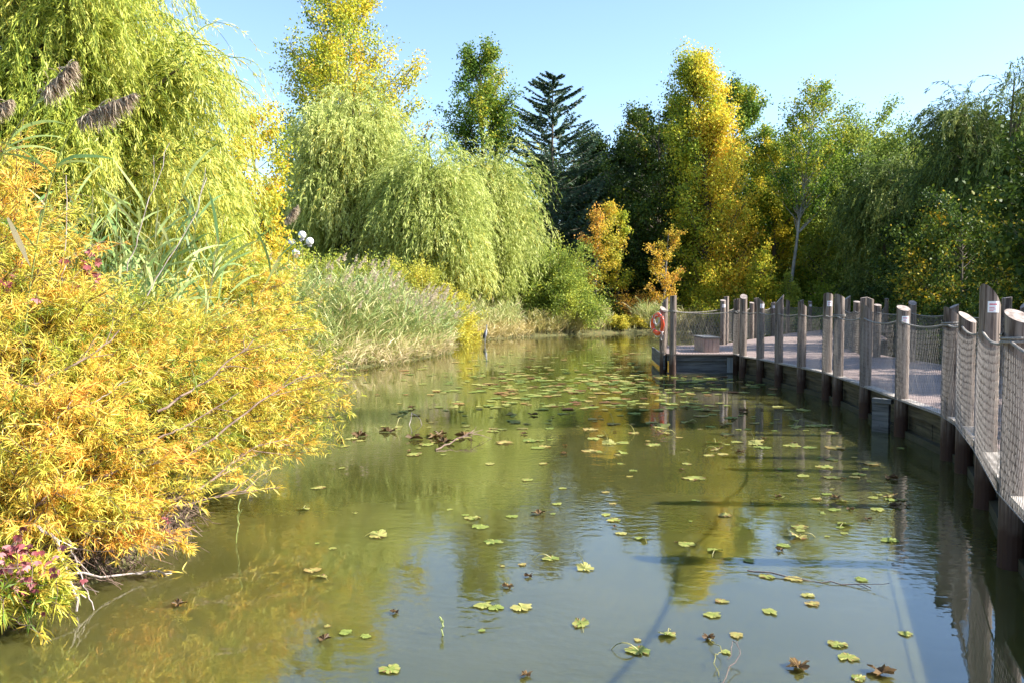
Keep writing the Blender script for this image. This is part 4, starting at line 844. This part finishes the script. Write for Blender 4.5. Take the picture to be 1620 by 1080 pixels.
for sgn in (-1, 1):
    y = .078*sgn; V = [(.05, y*.75, .56), (-.02, y, .50), (-.075, y*.85, .38), (-.085, y*.6, .2), (-.03, y, .24), (.02, y*1.1, .36)]
    V2 = [(a-.012, b*1.18, c) for a, b, c in V]; mb.add(V+V2, [[0, 1, 4, 5], [1, 2, 3, 4], [6, 7, 10, 11], [7, 8, 9, 10], [0, 1, 7, 6], [1, 2, 8, 7], [2, 3, 9, 8], [3, 4, 10, 9], [4, 5, 11, 10], [5, 0, 6, 11]])
mb.build('wing', M['heron_dark'], he)
mb = MB(); tubes(mb, np.array([[.13, 0, .848], [.19, 0, .842], [.255, 0, .832]])[None], .014, .002, 6); mb.build('bill', M['heron_bill'], he)
mb = MB(); tubes(mb, np.array([[.10, 0, .87], [.05, 0, .865], [-.03, 0, .83]])[None], .010, .002, 5); mb.build('crest', M['heron_dark'], he)
he.scale = (1.05, 1.05, 1.05)
# two small birds on the middle willow
for k, (px, dx) in enumerate(((672, 'left'), (683, 'right'))):
    c = at(px, 217, 44.0); o = thing('perched_bird', 'small dark bird perched on top of the leaning willow, %s one of the two' % dx, 'bird', c, 'two birds on the willow top')
    b_ = skin_body('body', [(0, 0, 0), (.03, 0, .09), (.04, 0, .16), (-.08, 0, -.1)], [(0, 1), (1, 2), (0, 3)], [.07, .06, .045, .02], M['heron_dark'], o, c, 1)
    mb = MB(); tubes(mb, np.array([[0, 0, -.05], [0, 0, -.6]])[None], .012, sides=4); mb.build('perch_twig', M['twig'], o)

# ------------------------------------------------------------------ floating leaves
def pad_mesh(seed, kind):
    """lobed floating leaf, about 1 unit across; kind flat / curled / wilted"""
    r = np.random.default_rng(seed); n = 40; a = np.linspace(0, 2*PI, n, endpoint=False); lob = r.integers(5, 8)
    rad = .5*(.84+.08*np.cos(lob*a+r.uniform(0, 6))+.07*np.cos(3*a+r.uniform(0, 6))+.08*np.cos(2*a+r.uniform(0, 6))+.045*r.normal(0, 1, n)); notch = np.exp(-((a-PI)/.2)**2); rad *= 1-.6*notch*r.uniform(.3, 1)
    z = .01+.02*r.normal(0, 1, n)
    if kind == 'curled': z = z+.22*np.maximum(0, np.cos(a-r.uniform(0, 6)))*rad*2
    if kind == 'wilted': z = z+.16*np.abs(np.sin(1.5*a+r.uniform(0, 6))); rad = rad*r.uniform(.5, 1, n)
    V = np.stack([np.cos(a)*rad, np.sin(a)*rad*.9, np.maximum(z, .004)], 1); mid = V*.5; mid[:, 2] = .5*V[:, 2]+.01
    V = np.concatenate([V, mid, [[0, 0, .012]]]); mb = MB(); i = np.arange(n); j = (i+1) % n
    tb = np.clip(r.normal(.45, .15), 0, 1)
    mb.add(V, np.stack([i, j, j+n, i+n], 1), np.clip(tb+.25*r.normal(0, 1, n)*(r.uniform() < .5)+.1, 0, 1)); mb2 = np.stack([i+n, j+n, np.full(n, 2*n)], 1)
    mb.add(V, mb2, tb)
    return mb
def stem_mesh(mb, seed, up):
    r = np.random.default_rng(seed)
    c = grow(np.array([[0, 0, .01]]), np.array([[r.normal(), r.normal(), up]]), 1.3, 9, -2.2 if up > 0 else 0, .12, r); c[..., 2] = np.maximum(c[..., 2], -.05)
    tubes(mb, c, .022, .014, 4, tint=.7)
pads = []
for k in range(14): pads.append(('flat', pad_mesh(300+k, 'flat')))
for k in range(4): m_ = pad_mesh(320+k, 'flat'); stem_mesh(m_, k, .8); pads.append(('stem', m_))
for k in range(5): m_ = pad_mesh(330+k, 'curled'); stem_mesh(m_, 20+k, 1.2); pads.append(('curled', m_))
for k in range(6): m_ = pad_mesh(340+k, 'wilted'); pads.append(('wilted', m_))
protos = []
LAB = {'flat': 'flat yellow-green lobed leaf floating among many on the pond', 'stem': 'yellow-green floating leaf with its stalk arching out of the water', 'curled': 'floating leaf with one edge curled up and a raised stalk', 'wilted': 'small crumpled brown leaf floating on the pond'}
meshes = {}
for k, (kd, m_) in enumerate(pads):
    me_o = m_.build('floating_leaf', M['pad_dark'] if kd == 'wilted' else M['pad']); meshes.setdefault(kd, []).append(me_o.data); bpy.data.objects.remove(me_o)
def put_pad(kd, i, x, y, s, rz, label=None, tilt=0):
    o = bpy.data.objects.new('floating_leaf', meshes[kd][i % len(meshes[kd])]); C.objects.link(o)
    o.location = (x, y, .006); o.rotation_euler = (tilt, 0, rz); o.scale = (s, s, s)
    return tag(o, label or LAB[kd], 'leaf', None if label else 'leaves floating on the pond: '+kd)
hero = [((1128, 973), 'flat', .14, 'pale lobed leaf with a pinkish edge left of the one at the twig end'), ((1218, 968), 'flat', .13, 'round pale green leaf right below the long floating twig'), ((1165, 1005), 'flat', .11, 'small green leaf between the two pale lobed leaves and the bottom edge'),
        ((1325, 1020), 'flat', .13, 'single light green leaf drifting alone at the lower right'), ((1358, 1073), 'flat', .10, 'green leaf cut by the bottom edge of the photo'), ((1433, 1003), 'flat', .1, 'whitish curled leaf nearest the dark reflection of the fence'),
        ((918, 988), 'curled', .13, 'dark olive leaf folded upright with a pale stalk'), ((765, 958), 'flat', .15, 'left leaf of a yellow pair resting together, lower middle'), ((785, 962), 'flat', .13, 'right leaf of a yellow pair resting together, lower middle'),
        ((617, 1059), 'flat', .15, 'yellow leaf with brown rim at the bottom, left of centre'), ((832, 1069), 'wilted', .10, 'pinkish shrivelled leaf at the bottom centre'), ((1056, 1005), 'curled', .13, 'leaf with a hooked stalk standing up, lower middle right'),
        ((1121, 1010), 'wilted', .12, 'dark brown leaf atop a long bent stalk'), ((1010, 1030), 'stem', .17, 'torn leaf trailing a long pale stalk towards the right'), ((872, 884), 'stem', .16, 'cluster leaf with green and brown lobes in the middle of the sky reflection'),
        ((1130, 872), 'curled', .16, 'tan and brown curled leaf inside the yellow reflection'), ((1213, 912), 'flat', .14, 'left green leaf lying on the floating twig'), ((1256, 916), 'flat', .15, 'right green leaf lying on the floating twig'), ((1362, 917), 'flat', .12, 'star-shaped green leaf right of the twig'),
        ((1278, 942), 'flat', .11, 'greyish leaf under the floating twig'), ((1141, 951), 'flat', .11, 'faded tan leaf above the pale lobed leaf'), ((803, 929), 'wilted', .13, 'purplish wilted leaf near the yellow pair'), ((836, 912), 'wilted', .1, 'tiny dark wilted leaf in the sky reflection'),
        ((512, 1013), 'wilted', .13, 'brown leaf clump at the lower left of the open water'), ((282, 957), 'wilted', .16, 'dark brown leaf clump near the left bank'), ((507, 913), 'curled', .12, 'pinkish curled leaf left of the big sky reflection'), ((480, 806), 'curled', .15, 'brown and orange leaf floating by the branch tips'),
        ((1240, 863), 'flat', .14, 'green leaf group in the blue gap, upper part'), ((1185, 887), 'flat', .12, 'green leaf above the floating twig, left'), ((1388, 806), 'flat', .18, 'large yellow leaf by the dark fence reflection'), ((1263, 1057), 'wilted', .2, 'ragged dark leaf strand at the bottom right'), ((1395, 1066), 'wilted', .2, 'dark sunken leaf with a stalk at the bottom right')]
rp = np.random.default_rng(77)
used = []
for (px, py), kd, s, lab in hero:
    g_ = gnd(px, py); put_pad(kd, rp.integers(0, 20), g_[0], g_[1], s, rp.uniform(0, 6), lab); used.append(g_[:2])
def dens(px, py):
    d = 0.
    if py < 720: d = math.exp(-((px-900)/260.)**2-((py-640)/62.)**2)*1.0+.7*math.exp(-((px-1150)/200.)**2-((py-690)/50.)**2)+.25*math.exp(-((px-640)/120.)**2-((py-660)/60.)**2)
    if py >= 700: d += .5*math.exp(-((px-1340)/90.)**2-((py-770)/60.)**2)+.17*math.exp(-((px-1000)/330.)**2-((py-790)/75.)**2)+.02
    return d
cnt = 0; tries = 0
while cnt < 268 and tries < 60000:
    tries += 1; px, py = rp.uniform(430, 1440), rp.uniform(636, 1070)
    if rp.uniform() > dens(px, py): continue
    g_ = gnd(px, py)
    if pond_sd(np.array([g_[0]]), np.array([g_[1]]))[0] > -.25: continue
    row = np.interp(g_[1], [q[1] for q in nf[2:]], [q[0] for q in nf[2:]])
    if g_[0] > row-.25: continue
    if any((g_[0]-u[0])**2+(g_[1]-u[1])**2 < .02 for u in used[:40]): continue
    kd = rp.choice(['flat', 'stem', 'curled', 'wilted'], p=[.66, .08, .10, .16]); s = (.08+.22*rp.uniform()**1.6)*(1.1 if py < 760 else .66)
    put_pad(kd, rp.integers(0, 20), g_[0], g_[1], s, rp.uniform(0, 6)); cnt += 1
# the far carpet of leaves nobody could count
mb = MB(); n_ = 0; pool = [(k, meshes[k][i]) for k in ('flat',) for i in range(6)]
cache = []
for k, me in pool:
    co = np.zeros(len(me.vertices)*3); me.vertices.foreach_get('co', co); co = co.reshape(-1, 3)[:40]; cache.append(co)
for _ in range(60000):
    if n_ >= 760: break
    px, py = rp.uniform(560, 1330), rp.uniform(533, 650)
    d = math.exp(-((px-950)/210.)**2)*(.25+.75*math.exp(-((py-600)/28.)**2))+(.8 if (1060 < px < 1330 and py < 545) else 0)
    if rp.uniform() > d: continue
    g_ = gnd(px, py); 
    if pond_sd(np.array([g_[0]]), np.array([g_[1]]))[0] > -.3: continue
    if g_[1] < 24 and g_[0] > np.interp(g_[1], [q[1] for q in nf[2:]], [q[0] for q in nf[2:]])-.3: continue
    if 23 < g_[1] < 29 and 4 < g_[0] < 7.6: continue
    co = cache[rp.integers(0, 6)]; s = rp.uniform(.14, .34); an = rp.uniform(0, 6)
    V = np.stack([g_[0]+s*(co[:, 0]*math.cos(an)-co[:, 1]*math.sin(an)), g_[1]+s*(co[:, 0]*math.sin(an)+co[:, 1]*math.cos(an)), co[:, 2]*s+.012], 1)
    V = np.concatenate([V, [[g_[0], g_[1], .012]]]); i = np.arange(40)
    mb.add(V, np.stack([i, (i+1) % 40, np.full(40, 40)], 1), np.clip(rp.normal(.5, .33), 0, 1)); n_ += 1
o = mb.build('floating_leaves', M['pad']); tag(o, 'far carpet of small yellow-green leaves floating before the reeds', 'leaves', kind='stuff')
# floating twig, drift pile, stalks
branch('long reddish twig floating at the lower right with leaves on it', [gnd(1183, 905)+[0, 0, .01], gnd(1240, 913)+[0, 0, .012], gnd(1310, 922)+[0, 0, .01], gnd(1380, 930)+[0, 0, .01]], .006, .003, 31, 6, name='floating_twig')
branch('curved pale stalk arching out of the water at the lower right', [gnd(1138, 1078), gnd(1128, 1050)+[0, 0, .05], gnd(1140, 1043)+[0, 0, .04], gnd(1122, 1012)+[0, 0, .02]], .0025, .002, 32, 1, 'sedge', name='floating_stalk')
branch('bent forked stalk at the bottom right of centre', [gnd(1140, 1085), gnd(1170, 1045)+[0, 0, .06], gnd(1160, 1036)+[0, 0, .1], gnd(1150, 1048)+[0, 0, .02]], .0025, .002, 33, 1, 'twig', name='floating_stalk')
branch('upright seed stalk in the grey part of the water', [gnd(700, 1005)-[0, 0, .01], gnd(700, 1002)+[0, 0, .05], gnd(699, 1000)+[0, 0, .1]], .004, .006, 34, 2, 'reed_leaf', name='water_stem')
branch('dark drift branch breaking the water in the middle of the pond', [gnd(690, 712), gnd(720, 703)+[0, 0, .08], gnd(745, 698)+[0, 0, .12], gnd(765, 693)+[0, 0, .03]], .012, .005, 35, 8, 'twig', name='drift_branch')
branch('curly bare stem left of the dark drift branch', [gnd(648, 672), gnd(652, 668)+[0, 0, .18], gnd(662, 668)+[0, 0, .1], gnd(668, 672)], .006, .005, 36, 2, 'dead', name='floating_stalk')
for k, (px, py) in enumerate([(568, 690), (690, 692), (703, 700), (735, 690), (655, 694), (615, 683)]):
    g_ = gnd(px, py); put_pad('wilted', k, g_[0], g_[1], .38, k*1.3, None)

# leaf litter on the banks
mb = MB(); n = 26000; P = np.stack([rp.uniform(-12, 24, n), rp.uniform(2, 70, n)], 1); s = pond_sd(P[:, 0], P[:, 1]); P = P[(s > .1)]
P3 = np.concatenate([P, hgt(P[:, 0], P[:, 1])[:, None]+.02], 1); kites(mb, P3, norm(rp.normal(0, 1, P3.shape)*[1, 1, .3]), .14, .1, rp.uniform(0, 1, len(P3)))
tag(mb.build('leaf_litter', M['litter']), 'brown fallen leaves on the soil of the banks', 'leaves', kind='stuff')
mb = MB(); n = 42000; P = np.stack([rp.uniform(-11, 24, n), rp.uniform(3, 66, n)], 1); s = pond_sd(P[:, 0], P[:, 1]); P = P[(s > .0) & (s < 9)]
P3 = np.concatenate([P, hgt(P[:, 0], P[:, 1])[:, None]], 1); blades(mb, P3, norm(rp.normal(0, .35, P3.shape)+[0, 0, 1]), rp.uniform(.15, .6, len(P3)), .025, .6, rp.uniform(0, 1, len(P3)), 2)
tag(mb.build('bank_grass', M['sedge']), 'rough grass covering the pond banks', 'grass', kind='stuff')

# ------------------------------------------------------------------ light, sky, camera
wd = bpy.data.worlds.new('World'); bpy.context.scene.world = wd; wd.use_nodes = True; nt = wd.node_tree
bg = nt.nodes['Background']; sky = nt.nodes.new('ShaderNodeTexSky'); sky.sky_type = 'NISHITA'; sky.sun_disc = False
sky.sun_elevation = SUN_EL; sky.sun_rotation = SUN_AZ; sky.air_density = 1.0; sky.dust_density = .5; sky.ozone_density = 2.6
nt.links.new(sky.outputs[0], bg.inputs[0]); bg.inputs[1].default_value = .11
L = bpy.data.lights.new('Sun', 'SUN'); L.energy = 5.0; L.angle = math.radians(.5); L.color = (1, .95, .86)
lo_ = bpy.data.objects.new('Sun', L); C.objects.link(lo_); lo_.rotation_euler = Vector(-SUN).to_track_quat('-Z', 'Y').to_euler()
cam = bpy.data.cameras.new('Camera'); cam.lens = F/1620*36; cam.sensor_width = 36; cam.clip_end = 2000; cam.clip_start = .05
co = bpy.data.objects.new('Camera', cam); C.objects.link(co); co.location = (0, 0, EYE); co.rotation_euler = (PI/2-TH, 0, 0)
sc = bpy.context.scene; sc.camera = co
sc.view_settings.view_transform = 'Standard'; sc.view_settings.look = 'None'; sc.view_settings.exposure = 1.62; sc.view_settings.gamma = 1
sc.render.engine = 'CYCLES'; cy = sc.cycles; cy.max_bounces = 7; cy.diffuse_bounces = 3; cy.glossy_bounces = 3; cy.transmission_bounces = 3; cy.use_denoising = True
cy.caustics_reflective = False; cy.caustics_refractive = False
